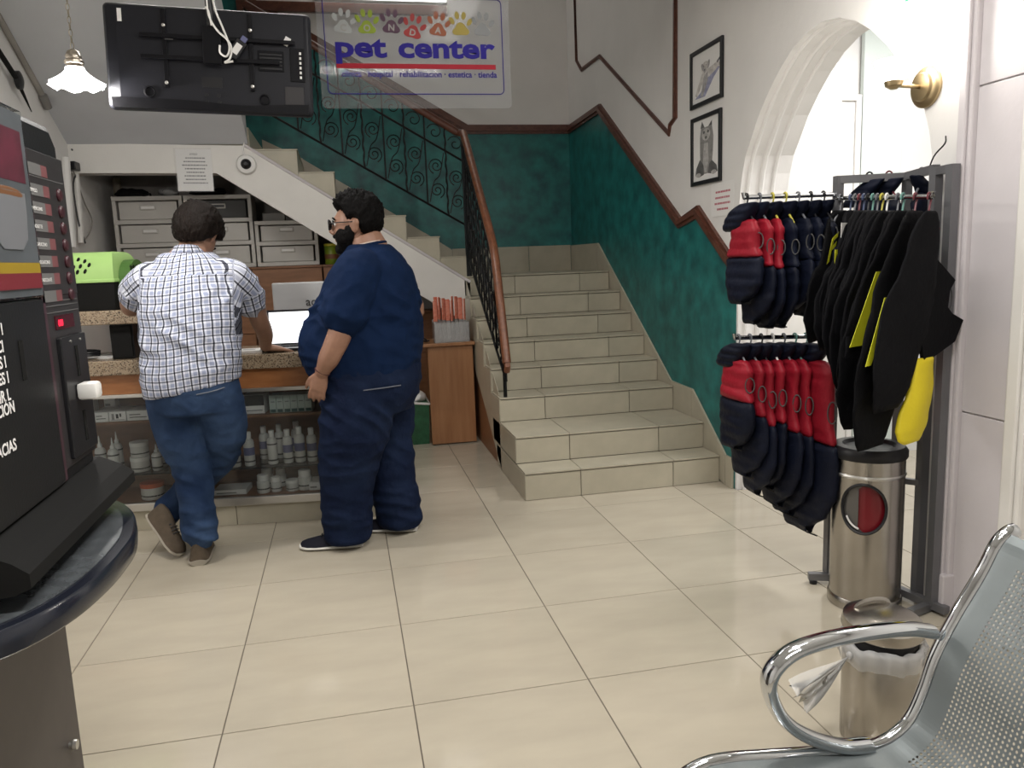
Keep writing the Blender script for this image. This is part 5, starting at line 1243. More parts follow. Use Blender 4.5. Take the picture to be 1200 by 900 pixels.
def vest(top, ax, nrm, s, L_, tops, bottoms, label, group, seed, th=.03, collar=True):
    top = Vector(top); t = thing('dog_vest', label, 'dog vest', top + Vector((0, 0, -L_)), group); w_ = .15 * s; s = s * .84
    o = top + Vector((0, 0, -.055))
    zc = -L_ * .47
    if collar:
        cm_ = cloth_loft([(.045, .055 * s, .06 * s, th * .7), (.03, .095 * s, .07 * s, th * 1.1), (.0, .125 * s, .075 * s, th * 1.25), (-.035, .125 * s, .07 * s, th * 1.15), (-.06, .10 * s, .07 * s, th * .8)], 24, o + Vector(ax).normalized() * (-.02 * s), ax, nrm, .03, seed + 3, shear=.9)
        build(cm_, 'collar', M['navy'], t, 2)
    up_ = cloth_loft([(-.02, .07 * s, .07 * s, th * .75), (-.06, .115 * s, .11 * s, th), (-.13, .125 * s, .10 * s, th), (zc * .8, .14 * s, .105 * s, th * 1.05), (zc, .15 * s, .13 * s, th)], 28, o, ax, nrm, .045, seed)
    ub = build(up_, 'chest', tops, t, 2)
    lo_ = cloth_loft([(zc + .004, .15 * s, .13 * s, th * .98), (zc - .06, .155 * s, .14 * s, th * 1.05), (-L_ * .75, .15 * s, .135 * s, th), (-L_ * .88, .145 * s, .08 * s, th * .85), (-L_ * .96, .14 * s, .0, th * .7), (-L_, .135 * s, -.07 * s, th * .4)], 28, o, ax, nrm, .05, seed + 5)
    lb = build(lo_, 'skirt', bottoms, t, 2)
    axv, nv = Vector(ax).normalized(), Vector(nrm).normalized()
    ring = [o + axv * (.105 * s + .009 * math.cos(a)) + Vector((0, 0, zc * .62 + .036 * s * math.sin(a))) + nv * (th * .5 * math.cos(a)) for a in [2 * PI * k / 24 for k in range(24)]]
    build(MB().tube(ring, .0026, 5, closed=True), 'arm_hole_piping', M['grey'], ub, True)
    hem = [o + axv * (-.11 * s + .2 * s * k / 10) + Vector((0, 0, -L_ + .004 + .012 * ((k - 4) / 6) ** 2)) + nv * -.006 for k in range(9)]
    build(MB().tube(hem, .003, 5), 'hem_cord', M['blackm'], lb, True)
    return t
GA, GC, GBk = 'dog vests on the upper rack arm', 'dog vests on the lower rack arm', 'black dog coats on the front rack arm'
GH = 'hangers on the rack'
# upper arm: three red and navy, four all navy
upper = [('red', 1.0, .355), ('red', .98, .44), ('red', .95, .46), ('navy', .95, .46), ('navy', 1.0, .40), ('navy', 1.0, .42), ('navy', .9, .30)]
ucol = ['dark', 'grey', 'yellow', 'yellow', 'grey', 'dark', 'dark']
udesc = ['red and navy puffer vest at the tip of the upper arm', 'red and navy puffer vest, second from the upper arm tip', 'red and navy puffer vest, third from the upper arm tip', 'all navy vest next to the last red one on the upper arm', 'all navy vest, fifth from the upper arm tip', 'all navy vest, sixth from the upper arm tip', 'short all navy vest nearest the rack post on the upper arm']
for k, (c, s, L_) in enumerate(upper):
    p = A1.lerp(A0, .03 + .135 * k); an = .06 if k == 0 else -.02 + .06 * math.sin(k * 2.1)
    ax = Vector((math.sin(an), -math.cos(an), 0)); nr = Vector((math.cos(an), math.sin(an), 0))
    vest(p + Vector((0, 0, -.012)), ax, nr, s, L_, M['red' if c == 'red' else 'navy'], M['navy'], udesc[k], GA, k * 3.3 + 1, th=.030 if k == 0 else .022)
    hanger(p, ax, nr, .07, ucol[k], '%s hanger on the upper arm, %s from the tip' % ({'dark': 'black', 'grey': 'grey', 'yellow': 'yellow'}[ucol[k]], ORD[k]), GH)
# lower arm: seven red and navy vests growing in size
lower = [(1.0, .40), (1.05, .52), (1.12, .60), (1.1, .58), (1.15, .66), (1.2, .70), (1.45, .76)]
lcol = ['grey', 'grey', 'dark', 'white', 'grey', 'mint', 'mint']
for k, (s, L_) in enumerate(lower):
    p = C1.lerp(C0, .04 + .112 * k); an = .06 if k == 0 else .0 + .07 * math.sin(k * 1.7)
    if k == 6: an = .06
    ax = Vector((math.sin(an), -math.cos(an), 0)); nr = Vector((math.cos(an), math.sin(an), 0))
    vest(p + Vector((0, 0, -.012)) + ax * (.05 if k == 6 else 0), ax, nr, s, L_, M['red'], M['navy'], ['small red and navy vest at the tip of the lower arm', 'red and navy vest, second from the lower arm tip', 'red and navy vest, third from the lower arm tip', 'red and navy vest, fourth from the lower arm tip', 'red and navy vest, fifth from the lower arm tip', 'red and navy vest, sixth from the lower arm tip', 'largest and longest red and navy vest, lowest hanging one'][k], GC, k * 2.9 + 40, th=.030 if k in (0, 6) else .024)
    hanger(p, ax, nr, .07, lcol[k], '%s hanger on the lower arm, %s from the tip' % ({'dark': 'black', 'grey': 'grey', 'white': 'white', 'mint': 'mint green'}[lcol[k]], ORD[k]), GH)
# front arm: fourteen black coats facing the room
def coat(top, ax, nrm, s, L_, label, seed, flap=0):
    top = Vector(top); t = thing('dog_coat', label, 'dog coat', top + Vector((0, 0, -L_)), GBk); o = top + Vector((0, 0, -.045)); th = .013
    rows = t_rows = [(.01, .04 * s, .04 * s, th * .8), (-.03, .075 * s, .075 * s, th), (-.10, .105 * s, .10 * s, th), (-.20, .125 * s, .12 * s, th), (-L_ * .45, .165 * s, .14 * s, th), (-L_ * .62, .18 * s, .14 * s, th), (-L_ * .82, .165 * s, .10 * s, th * .9), (-L_, .10 * s, .05 * s, th * .6)]
    bd = build(cloth_loft(rows, 26, o, ax, nrm, 0, seed, shear=.30), 'coat_body', M['blackcloth'], t, 2)
    axv, nv = Vector(ax).normalized(), Vector(nrm).normalized()
    # belly strap flap sticking out to the right
    def edge(z):
        for a_, b_ in zip(rows, rows[1:]):
            if b_[0] <= z <= a_[0]: return -(a_[1] + (b_[1] - a_[1]) * (a_[0] - z) / (a_[0] - b_[0])) + .30 * z
        return -.1
    return t, bd, o, axv, nv, edge
bcol = ['grey', 'blue', 'grey', 'maroon', 'blue', 'dark', 'mint', 'grey', 'yellow', 'white', 'grey', 'mint', 'maroon', 'maroon']
nB = 14
bw = ['rearmost', 'second from the back', 'third from the back', 'fourth from the back', 'fifth from the back', 'sixth from the back', 'seventh from the back', 'eighth from the back', 'sixth from the front', 'fifth from the front', 'fourth from the front', 'third from the front', 'second from the front', 'frontmost']
for k in range(nB):
    f = k / (nB - 1); p = B0.lerp(B1, [.04, .16, .21, .26, .31, .36, .41, .46, .51, .56, .67, .72, .84, .97][k])
    an = .56 + .05 * math.sin(k * 2.2) - .14 * f * f
    ax = Vector((math.cos(an), math.sin(an), 0)); nr = Vector((math.sin(an), -math.cos(an), 0))
    s = .95 + .38 * f; L_ = .50 + .10 * f + .26 * f ** 3
    if k == 13: s, L_ = 1.0, .66
    extra = {13: ' with yellow lining at its hem', 0: ' with a yellow letter F', 12: ' with a narrow yellow stripe', 11: ' with a tall yellow stripe', 9: ' with a broad yellow stripe'}.get(k, '')
    t, bd, o, axv, nv, edge = coat(p + Vector((0, 0, -.012)), ax, nr, s, L_, 'black coat, %s on the front arm%s' % (bw[k], extra), k * 5.1, 0)
    hanger(p, ax, nr, .075, bcol[k], '%s hanger of the black coat %s' % ({'grey': 'grey', 'blue': 'slate blue', 'maroon': 'maroon', 'dark': 'black', 'mint': 'mint green', 'yellow': 'yellow', 'white': 'white'}[bcol[k]], bw[k]), GH)
    def strip(u0, u1, v0, v1, u2=None, u3=None, nm='yellow_stripe', mm='neon'):
        u2 = u0 if u2 is None else u2; u3 = u1 if u3 is None else u3
        pts = [o + axv * u0 + Vector((0, 0, v0)), o + axv * u1 + Vector((0, 0, v0)), o + axv * u3 + Vector((0, 0, v1)), o + axv * u2 + Vector((0, 0, v1))]
        build(MB().prism([q + nv * .021 for q in pts], nv * .0015), nm, M[mm], bd)
    if k == 9: strip(edge(-.50) + .012, edge(-.50) + .14, -.50, -.27, edge(-.27) + .012, edge(-.27) + .14)
    if k == 11: strip(edge(-.45) + .012, edge(-.45) + .14, -.45, -.20, edge(-.20) + .02, edge(-.20) + .09)
    if k == 12: strip(edge(-.50) + .012, edge(-.50) + .05, -.50, -.28, edge(-.28) + .02, edge(-.28) + .10)
    if k == 0:
        text('F', 'letter', .15, frame(o + axv * (edge(-.2) + .01) + Vector((0, 0, -.20)) + nv * .024, axv * .9 + Vector((0, 0, .42)), Vector((0, 0, 1)) * .9 - axv * -.42), M['neon'], bd, bold=.004)
    if k == 1:
        strip(edge(-.12), edge(-.12) + .07, -.13, -.04, nm='price_tag', mm='paper'); strip(edge(-.22) + .02, edge(-.22) + .045, -.22, -.14, nm='yellow_stripe')
    if k == 13:
        # pointed belly flap, arm hole and yellow lining
        fp = [(-.01, -.12), (.19, -.235), (.155, -.27), (.145, -.33), (.18, -.355), (.265, -.385), (.21, -.46), (.0, -.52), (-.06, -.35)]
        build(MB().prism([o + axv * a + Vector((0, 0, b)) + nv * -.004 for a, b in fp], nv * .014), 'belly_flap', M['blackcloth'], t)
        rp_ = [o + axv * (.168 + .022 * math.cos(a)) + Vector((0, 0, -.30 + .04 * math.sin(a))) for a in [2 * PI * q / 20 for q in range(20)]]
        build(MB().tube(rp_, .0025, 5, closed=True), 'arm_hole_piping', M['grey'], t, True)
        yl = cloth_loft([(-.50, .02, .10, .010), (-.58, .03, .11, .013), (-.68, .05, .12, .016), (-.75, .06, .12, .016), (-.785, .05, .105, .012), (-.80, .02, .09, .006)], 24, o + axv * -.02 + nv * .004, ax, nr, 0, 77)
        for q in yl.v:
            rel = q - o; f_ = max(0, min(1, (-.50 - rel.z) / .25)); q -= axv * .06 * f_
        build(yl, 'yellow_lining', M['yellow'], t, 2)
# hoods hanging from the rear top bar
for k, (x, y) in enumerate(((2.55, .44), (2.62, .415), (2.675, .30))):
    p = Vector((x, y, 1.715)); ax = Vector((.35, -.94, 0)) if k < 2 else Vector((-.95, -.3, 0)); nr = Vector((.94, .35, 0)) if k < 2 else Vector((.3, -.95, 0))
    t = vest(p + Vector((0, 0, -.005)), ax, nr, .62 if k < 2 else .5, .34, M['navy'], M['navy'], ['dark hooded vest on the rear top bar, nearest the corner post', 'dark hooded vest on the rear top bar, in the middle', 'dark hooded vest on the rear top bar, beside the twin posts'][k], 'dark vests on the rear bar', 60 + k * 7, .018)
    hanger(p, ax, nr, .05, ['dark', 'maroon', 'grey'][k], '%s hanger on the rear top bar' % ['black', 'maroon', 'grey'][k], GH)
# ================================================================ PEOPLE
def loft_path(mb, pts, n=20):
    # pts: (center, half-side, half-front, side vector, front vector)
    R = []
    for c, a, b, sv, fv in pts:
        R.append([Vector(c) + Vector(sv) * a * math.copysign(abs(math.cos(2 * PI * k / n)) ** .9, math.cos(2 * PI * k / n)) + Vector(fv) * b * math.sin(2 * PI * k / n) for k in range(n)])
    return mb.rings(R)
def limb(mb, path, radii, n=16, sub=5):
    P_ = bez(path, sub); m_ = len(P_); nr_ = len(radii); r = []
    for i in range(m_):
        f = i / (m_ - 1) * (nr_ - 1); a = int(min(f, nr_ - 2)); k = f - a; k = k * k * (3 - 2 * k)
        r.append(radii[a] + (radii[a + 1] - radii[a]) * k)
    d0 = (P_[0] - P_[1]).normalized(); d1 = (P_[-1] - P_[-2]).normalized()
    P_ = [P_[0] + d0 * r[0] * .6] + P_ + [P_[-1] + d1 * r[-1] * .6]; r = [r[0] * .55] + r + [r[-1] * .55]
    return mb.tube(P_, r, n)
def remesh(mb, name, mtl, voxel, smooth_it=4, fac=.5):
    me = mb.mesh(name, mtl, True); o = bpy.data.objects.new('tmp', me); COL.objects.link(o)
    r = o.modifiers.new('r', 'REMESH'); r.mode = 'VOXEL'; r.voxel_size = voxel; r.use_smooth_shade = True
    s = o.modifiers.new('s', 'SMOOTH'); s.iterations = smooth_it; s.factor = fac
    dg_ = bpy.context.evaluated_depsgraph_get(); m2 = bpy.data.meshes.new_from_object(o.evaluated_get(dg_)); bpy.data.objects.remove(o)
    m2.materials.clear(); m2.materials.append(mtl); m2.name = name
    m2.polygons.foreach_set('use_smooth', [True] * len(m2.polygons)); return m2
def rump(me, amp, sc, seed, mask=None, aniso=(1, 1, 1)):
    me.update(); nrm = [v.normal.copy() for v in me.vertices]
    for v, n in zip(me.vertices, nrm):
        q = Vector((v.co.x * sc * aniso[0] + seed, v.co.y * sc * aniso[1], v.co.z * sc * aniso[2]))
        d = 1 - abs(noise.noise(q)) * 2.2; d2 = noise.noise(q * 2.3)
        k = mask(v.co) if mask else 1
        v.co += n * amp * k * (d * .7 + d2 * .4)
    me.update()
def folds(me, dirv, freq, amp, mask, seed):
    me.update(); nrm = [v.normal.copy() for v in me.vertices]; dirv = Vector(dirv).normalized()
    for v, n in zip(me.vertices, nrm):
        k = mask(v.co)
        if k <= 0: continue
        ph = v.co.dot(dirv) * freq + 3.0 * noise.noise(v.co * 4 + Vector((seed, 0, 0)))
        gate = max(0, .25 + noise.noise(v.co * 5 + Vector((0, seed, 2))) * 1.6)
        v.co += n * amp * k * gate * (1 - abs(math.sin(ph)) * 1.6)
    me.update()
def bump_at(z, c, w): return max(0, 1 - abs(z - c) / w)
def place(me, name, parent, sm=True): return put(name, me, parent, base_of([q.co for q in me.vertices]))
def hand(mb, wrist, d, palm_n, side, curl, size=1.0, spread=.10, thumb=.7):
    # wrist point, pointing direction, palm normal (where fingers curl to), side = direction of the thumb
    w_ = Vector(wrist); d = Vector(d).normalized(); s = Vector(side); s = (s - d * s.dot(d)).normalized(); n = Vector(palm_n); n = (n - d * n.dot(d) - s * n.dot(s)).normalized(); k = size
    pts = []
    for f, a, b in ((-.02, .026, .022), (.0, .029, .021), (.03, .038, .019), (.06, .043, .017), (.085, .042, .014), (.094, .036, .009)):
        pts.append((w_ + d * f * k, a * k, b * k, s, n))
    loft_path(mb, pts, 16)
    for i, (off, L_, r) in enumerate(((.031, .070, .0098), (.011, .078, .0102), (-.010, .073, .0098), (-.030, .057, .0088))):
        base = w_ + d * .082 * k + s * off * k; a = spread * (1.2 - i * .8) ; dd = (d + s * a).normalized(); p = base; path = [base - dd * .012]; c_ = 0
        path.append(base)
        for seg, fr in enumerate((.45, .32, .23)):
            c_ += curl * (.55, .9, .6)[seg]; v_ = dd * math.cos(c_) + n * math.sin(c_); p = p + v_ * L_ * k * fr; path.append(p)
        mb.tube(path, [r * k * q for q in (1.05, 1.08, 1.02, .95, .72)], 10)
        mb.ell(path[-1], (r * k * .72,) * 3, 8, 6)
    tb = w_ + d * .022 * k + s * .026 * k; td = (d * .75 + s * thumb + n * .25).normalized(); t1 = tb + td * .035 * k; td2 = (d * 1.0 + s * thumb * .45 + n * .3).normalized(); t2 = t1 + td2 * .030 * k; t3 = t2 + (d + n * .35 + s * .15).normalized() * .024 * k
    mb.tube([tb - td * .02, tb, t1, t2, t3], [.014 * k, .015 * k, .0125 * k, .0115 * k, .008 * k], 10); mb.ell(t3, (.008 * k,) * 3, 8, 6)
def head(mb, c, F, U, s=1.0, fat=1.0):
    # c: head centre, F: facing, U: up. Adds skull, jaw, nose, brow, lips, ears
    F = Vector(F).normalized(); U = Vector(U); U = (U - F * U.dot(F)).normalized(); L_ = U.cross(F)
    rot = Matrix((L_, F, U)).transposed()
    P_ = lambda l, f, u: Vector(c) + L_ * l * s + F * f * s + U * u * s
    def e_(l, f, u, r): mb.ell(P_(l, f, u), tuple(q * s for q in r), 24, 14, rot)
    e_(0, -.012, .030, (.074, .095, .090)); e_(0, .02, .0, (.068 * fat, .078, .10)); e_(0, .025, -.055, (.060 * fat, .065, .060)); e_(0, .060, -.088, (.030, .028, .024))
    e_(0, .078, .030, (.050, .018, .020)); e_(.033, .07, -.025, (.024, .022, .026)); e_(-.033, .07, -.025, (.024, .022, .026))
    mb.tube([P_(0, .088, .022), P_(0, .102, .0), P_(0, .116, -.022), P_(0, .103, -.036)], [.009 * s, .011 * s, .015 * s, .010 * s], 10)
    e_(.012, .100, -.031, (.009, .010, .008)); e_(-.012, .100, -.031, (.009, .010, .008))
    e_(0, .093, -.055, (.022, .010, .006)); e_(0, .091, -.066, (.020, .010, .007))
    for sg_ in (1, -1):
        ro = rot @ Matrix.Rotation(.15 * sg_, 3, 'Z')
        mb.ell(P_(.076 * sg_ * (1 + (fat - 1) * .6), -.012, -.005), (.010 * s, .020 * s, .034 * s), 14, 10, ro)
        mb.ell(P_(.080 * sg_ * (1 + (fat - 1) * .6), -.018, .008), (.010 * s, .018 * s, .020 * s), 14, 10, ro)
    return P_, rot
def eyes(P_, rot, parent, s=1.0):
    for sg_ in (1, -1):
        build(MB().ell(P_(.032 * sg_, .082, .008), (.0125 * s,) * 3, 14, 10), 'eye', mat('eye white', (.6, .58, .55), .2), parent, True)
        build(MB().ell(P_(.032 * sg_, .0925, .008), (.0055 * s,) * 3, 10, 8), 'iris', mat('dark iris', (.02, .012, .008), .15), parent, True)
        build(MB().tube([P_(.015 * sg_, .094, .030), P_(.032 * sg_, .096, .036), P_(.052 * sg_, .084, .028)], .0045 * s, 6), 'eyebrow', M['hair'], parent, True)
def hair_cap(P_, rot, s, mtl, name, parent, cut, thick, seed, rough=1.0):
    # shell around the skull, trimmed by cut(l,f,u) and broken into locks
    mb = MB(); n1, n2 = 96, 60; cc = P_(0, 0, 0)
    vs, ok = [], []
    for j in range(n2 + 1):
        th_ = PI * j / n2
        for i in range(n1):
            a = 2 * PI * i / n1; d = Vector((math.sin(th_) * math.cos(a), math.sin(th_) * math.sin(a), math.cos(th_)))
            c_ = cut(d) + .16 * noise.noise(Vector((d.x * 6 + seed, d.y * 6, 1.0))) + .08 * noise.noise(Vector((d.x * 17, d.y * 17, seed)))
            nz = noise.noise(Vector((d.x * 7 + seed, d.y * 7, d.z * 4))) * .35 + noise.noise(Vector((d.x * 19, d.y * 19 + seed, d.z * 7))) * .35
            strand = .10 * noise.noise(Vector((math.atan2(d.x, d.y) * 14 + seed, d.z * 1.5, 4)))
            tk = thick(d) * (1 + nz * rough + strand) * max(0, min(1, c_ * 6))
            r = Vector((.078 + tk, .100 + tk, .094 + tk)); p = Vector((d.x * r.x, d.y * r.y - .010, d.z * r.z + .028))
            if c_ <= 0: p = Vector((d.x * .060, d.y * .075 - .010, d.z * .075 + .02))
            vs.append(P_(p.x, p.y, p.z))
    fs = [(j * n1 + i, j * n1 + (i + 1) % n1, (j + 1) * n1 + (i + 1) % n1, (j + 1) * n1 + i) for j in range(n2) for i in range(n1)]
    mb.add(vs, fs); return build(mb, name, mtl, parent, 2)

# ---------------------------------------------------------------- man in navy T-shirt (seen from his left, facing the counter's left end)
pr_ = thing('person', 'heavy bearded man in a navy T-shirt, glasses and dark jeans, standing', 'person', (.54, 1.65, 0))
BO = Vector((.58, 1.66, 0)); FV = Vector((-.97, .24, 0)).normalized(); LV = Vector((0, 0, 1)).cross(FV); UV = Vector((0, 0, 1))
def W(f, l, z): return BO + FV * f + LV * l + UV * z
tor = [(.70, .03, .15, .20), (.80, .02, .215, .25), (.90, .035, .265, .285), (1.0, .045, .295, .30), (1.08, .04, .295, .30), (1.16, .02, .275, .29), (1.25, -.005, .245, .28), (1.33, -.02, .215, .27), (1.40, -.03, .19, .25), (1.455, -.035, .155, .215), (1.50, -.035, .118, .15), (1.535, -.025, .092, .10), (1.56, -.015, .078, .08)]
def torso(mb, gr=0, z0=0, z1=9, drop=0):
    pts = []
    for z, f, a, b in tor:
        if z0 <= z <= z1: pts.append((W(f, 0, z), b + gr, a + gr, LV, FV))
    loft_path(mb, pts, 32)
legL = [W(.03, .13, .86), W(.07, .145, .66), W(.13, .13, .48), W(.155, .12, .28), W(.165, .115, .075)]
legR = [W(.0, -.13, .86), W(-.015, -.14, .66), W(-.02, -.135, .48), W(-.05, -.12, .28), W(-.075, -.10, .075)]
shL, elL, wrL = W(-.01, .235, 1.39), W(.065, .32, 1.13), W(.175, .30, .935)
shR, elR, wrR = W(-.02, -.235, 1.40), W(-.185, -.335, 1.18), W(.10, -.30, 1.06)
mb = MB(); torso(mb, -.02)
limb(mb, legL, [.13, .115, .075, .06, .05]); limb(mb, legR, [.13, .115, .075, .06, .05])
limb(mb, [shL, W(.02, .30, 1.28), elL, W(.12, .33, 1.02), wrL], [.075, .072, .058, .052, .034]); limb(mb, [shR, W(-.11, -.30, 1.30), elR, W(-.05, -.33, 1.11), wrR], [.075, .072, .058, .05, .034])
hand(mb, wrL, (.32 * FV + Vector((0, 0, -1)) - LV * .05), -LV, FV, .35, 1.0); hand(mb, wrR, FV + Vector((0, 0, -.2)), Vector((0, 0, -1)), LV, .3, 1.0)
hc = W(.030, 0, 1.635); mb.tube([W(-.035, 0, 1.44), W(-.025, 0, 1.52), W(-.005, 0, 1.58)], [.105, .098, .085], 18)
HF = (FV + Vector((0, 0, -.02))); P_h, rot_h = head(mb, hc, HF, UV, 1.10, 1.12)
body = place(remesh(mb, 'body', M['skin2'], .0055, 3), 'body', pr_)
eyes(P_h, rot_h, pr_, 1.06)
# T-shirt
mb = MB(); torso(mb, .012, .88, 1.54)
limb(mb, [W(-.02, .15, 1.41), shL, W(.02, .275, 1.28), W(.055, .30, 1.19)], [.11, .115, .112, .112]); limb(mb, [W(-.02, -.17, 1.41), shR, W(-.09, -.295, 1.31), W(-.145, -.325, 1.235)], [.105, .105, .098, .096])
me = remesh(mb, 't_shirt', M['tshirt'], .009, 6)
rump(me, .010, 5.5, 3.1, lambda p: .5 + .9 * max(0, 1 - abs(p.z - 1.18) / .25) * 1, (1, 1, 1.6)); rump(me, .005, 12, 8.1)
folds(me, (.2, 0, 1), 42, .010, lambda p: bump_at(p.z, 1.0, .16), 3); folds(me, (.7, 0, .7), 40, .012, lambda p: bump_at(p.z, 1.22, .16), 8)
ts = place(me, 't_shirt', pr_)
nk = [W(-.024 + .086 * math.cos(a), .092 * math.sin(a), 1.531 - .016 * math.cos(a)) for a in [2 * PI * k / 32 for k in range(32)]]
build(MB().tube(nk, .009, 8, closed=True), 'collar', M['tshirt'], ts, True)
build(MB().tube([W(-.022, 0, 1.541) + (q - W(-.024, 0, 1.531)) * .97 for q in nk], .005, 6, closed=True), 'undershirt_edge', mat('pale undershirt', (.5, .42, .36), .7), ts, True)
# jeans
def trousers(legs, radii, tl, gr, mtl, seed, parent, amp=.012):
    mb = MB(); torso_like = tl; loft_path(mb, torso_like, 32)
    for lg, rd in zip(legs, radii): limb(mb, lg, rd, 20)
    me = remesh(mb, 'jeans', mtl, .009, 6)
    rump(me, amp, 5.5, seed, lambda p: .45 + 1.0 * max(0, 1 - abs(p.z - .12) / .2) + .5 * max(0, 1 - abs(p.z - .5) / .18), (1, 1, 2.2)); rump(me, .004, 13, seed + 4)
    folds(me, (.15, .1, 1), 52, .011, lambda p: bump_at(p.z, .12, .17), seed); folds(me, (.6, .3, .7), 45, .011, lambda p: bump_at(p.z, .72, .22) + bump_at(p.z, .48, .14), seed + 2)
    for v in me.vertices:
        if v.co.z < .035: v.co.z = .035 + (v.co.z - .035) * .15
    return place(me, 'jeans', parent)
tl = [(W(f, 0, z), b + .012, a + .012, LV, FV) for z, f, a, b in ((.70, .02, .20, .23), (.78, .018, .24, .265), (.86, .02, .262, .285), (.95, .03, .265, .285))]
jeL = [W(.03, .13, .86), W(.065, .145, .66), W(.115, .135, .46), W(.145, .12, .26), W(.15, .115, .06)]
jeR = [W(.0, -.13, .86), W(-.015, -.14, .66), W(-.03, -.13, .46), W(-.055, -.115, .26), W(-.08, -.10, .05)]
je = trousers([jeL, jeR], [[.18, .178, .150, .128, .118], [.18, .170, .138, .122, .116]], tl, 0, M['jeansB'], 2.2, pr_)
pkl = [W(-.02, .297, .845), W(-.11, .272, .85), W(-.185, .205, .85)]
build(MB().tube(bez([q + LV * .006 for q in pkl], 5), .003, 5), 'pocket_stitching', M['stitch'], je, True)
build(MB().tube(bez([W(.19, .235, .84), W(.17, .255, .76), W(.15, .27, .70)], 5), .0025, 5), 'pocket_stitching', M['jeansA'], je, True)
# shoes
def shoe(parent, heel, toe_dir, L_, wdt, up, sole, name='shoe', tilt=0, kind=0, hs=1):
    d = Vector(toe_dir).normalized(); s_ = Vector((0, 0, 1)).cross(d); t = []
    prof_ = [(0, .30, .075), (.06, .40, .085), (.20, .44, .090), (.38, .44, .082), (.55, .46, .066), (.72, .50, .054), (.88, .44, .044), (.97, .28, .034), (1.0, .12, .024)]
    rings_u, rings_s = [], []
    for f, w_, h in prof_:
        h *= hs if f < .5 else 1 + (hs - 1) * .4
        c = Vector((f * L_, 0, 0)); ww = w_ * wdt; n = 18; ru = []
        for k in range(n):
            a = 2 * PI * k / n; x, z = math.cos(a), math.sin(a)
            ru.append(Vector((c.x, x * ww * (1 if z < 0 else 1 - .38 * z), .022 + (h - .012) * max(0, z) - .004 * max(0, -z))))
        rings_u.append(ru)
        rs = []
        for k in range(n):
            a = 2 * PI * k / n; x, z = math.cos(a), math.sin(a)
            rs.append(Vector((c.x + (.006 if f == 1 else -.006 if f == 0 else 0), x * (ww + .006), max(-.0, .014 + .014 * z))))
        rings_s.append(rs)
    mm = frame(Vector(heel), d, s_)
    if tilt is not None and not isinstance(tilt, (int, float)): mm = tilt
    o = build(MB().rings(rings_u).xf(mm), name, up, parent, True)
    build(MB().rings(rings_s).xf(mm), 'sole', sole, o, True)
    lc = [Vector((L_ * (.46 + .06 * k), 0, .022 + .066 - .005 * k)) for k in range(4)]
    for q in lc:
        build(MB().tube([mm @ (q + Vector((0, -.022, -.004))), mm @ (q + Vector((0, 0, .004))), mm @ (q + Vector((0, .022, -.004)))], .0035, 6), 'lace', M['black'] if kind else M['grey'], o, True)
    return o
shoe(pr_, W(.085, .115, 0), (FV + LV * .10), .31, .11, M['shoeB'], M['sole'], kind=1)
shoe(pr_, W(-.165, -.10, 0), (FV - LV * .06), .31, .11, M['shoeB'], M['sole'], kind=1)
# hair, beard, glasses, bracelet
def hairline(d, low, ear):     # height of the hair edge round the head: nape, over the ears, forehead
    y = d.y
    if y < -.30: return low
    if y < -.02: return low + (ear - low) * (y + .30) / .28
    if y < .34: return ear - .05
    return ear + (.48 - ear) * min(1, (y - .34) / .14)
hair_cap(P_h, rot_h, 1.10, M['hair'], 'hair', pr_, lambda d: d.z - hairline(d, -.80, .02), lambda d: .008 + .026 * max(0, d.z) + .010 * max(0, -d.y) + .016 * max(0, d.y) * max(0, d.z), 4.2)
mb = MB()
for l_, f_, u_, r_ in ((0, .028, -.072, (.074, .068, .052)), (0, .066, -.104, (.040, .040, .034)), (0, .094, -.046, (.034, .016, .010)), (.070, .018, -.035, (.013, .024, .042)), (-.070, .018, -.035, (.013, .024, .042)), (.052, .045, -.05, (.028, .044, .044)), (-.052, .045, -.05, (.028, .044, .044))):
    mb.ell(P_h(l_, f_, u_), tuple(q * 1.06 for q in r_), 20, 12, rot_h)
me = remesh(mb, 'beard', M['hair'], .005, 2); rump(me, .003, 60, 2.0)
place(me, 'beard', pr_)
gl = MB()
gsg = None
go = put('glasses', MB().tube([P_h(.012, .118, .012), P_h(0, .122, .015), P_h(-.012, .118, .012)], .0028, 6).mesh('glasses', M['black'], True), pr_, hc)
for sg_ in (1, -1):
    ringp = [P_h(sg_ * (.036 + .026 * math.cos(a)), .116 - .006 * abs(math.cos(a)), .006 + .022 * math.sin(a)) for a in [2 * PI * k / 24 for k in range(24)]]
    build(MB().tube(ringp, .0032, 6, closed=True), 'rim', M['black'], go, True)
    build(MB().prism([q - FV * .001 for q in ringp], FV * .0012), 'lens', M['glass'], go)
    build(MB().tube([P_h(sg_ * .062, .112, .012), P_h(sg_ * .084, .06, .012), P_h(sg_ * .088, -.005, .012), P_h(sg_ * .084, -.03, .0)], .0026, 6), 'temple', M['black'], go, True)
wd_ = (wrL - elL).normalized(); u1 = wd_.orthogonal().normalized(); u2 = wd_.cross(u1); wc_ = wrL - wd_ * .01
build(MB().tube([wc_ + (u1 * math.cos(a) + u2 * math.sin(a)) * .036 for a in [2 * PI * k / 24 for k in range(24)]], .0035, 6, closed=True), 'bracelet', mat('dark red cord', (.05, .008, .01), .6), pr_, True)

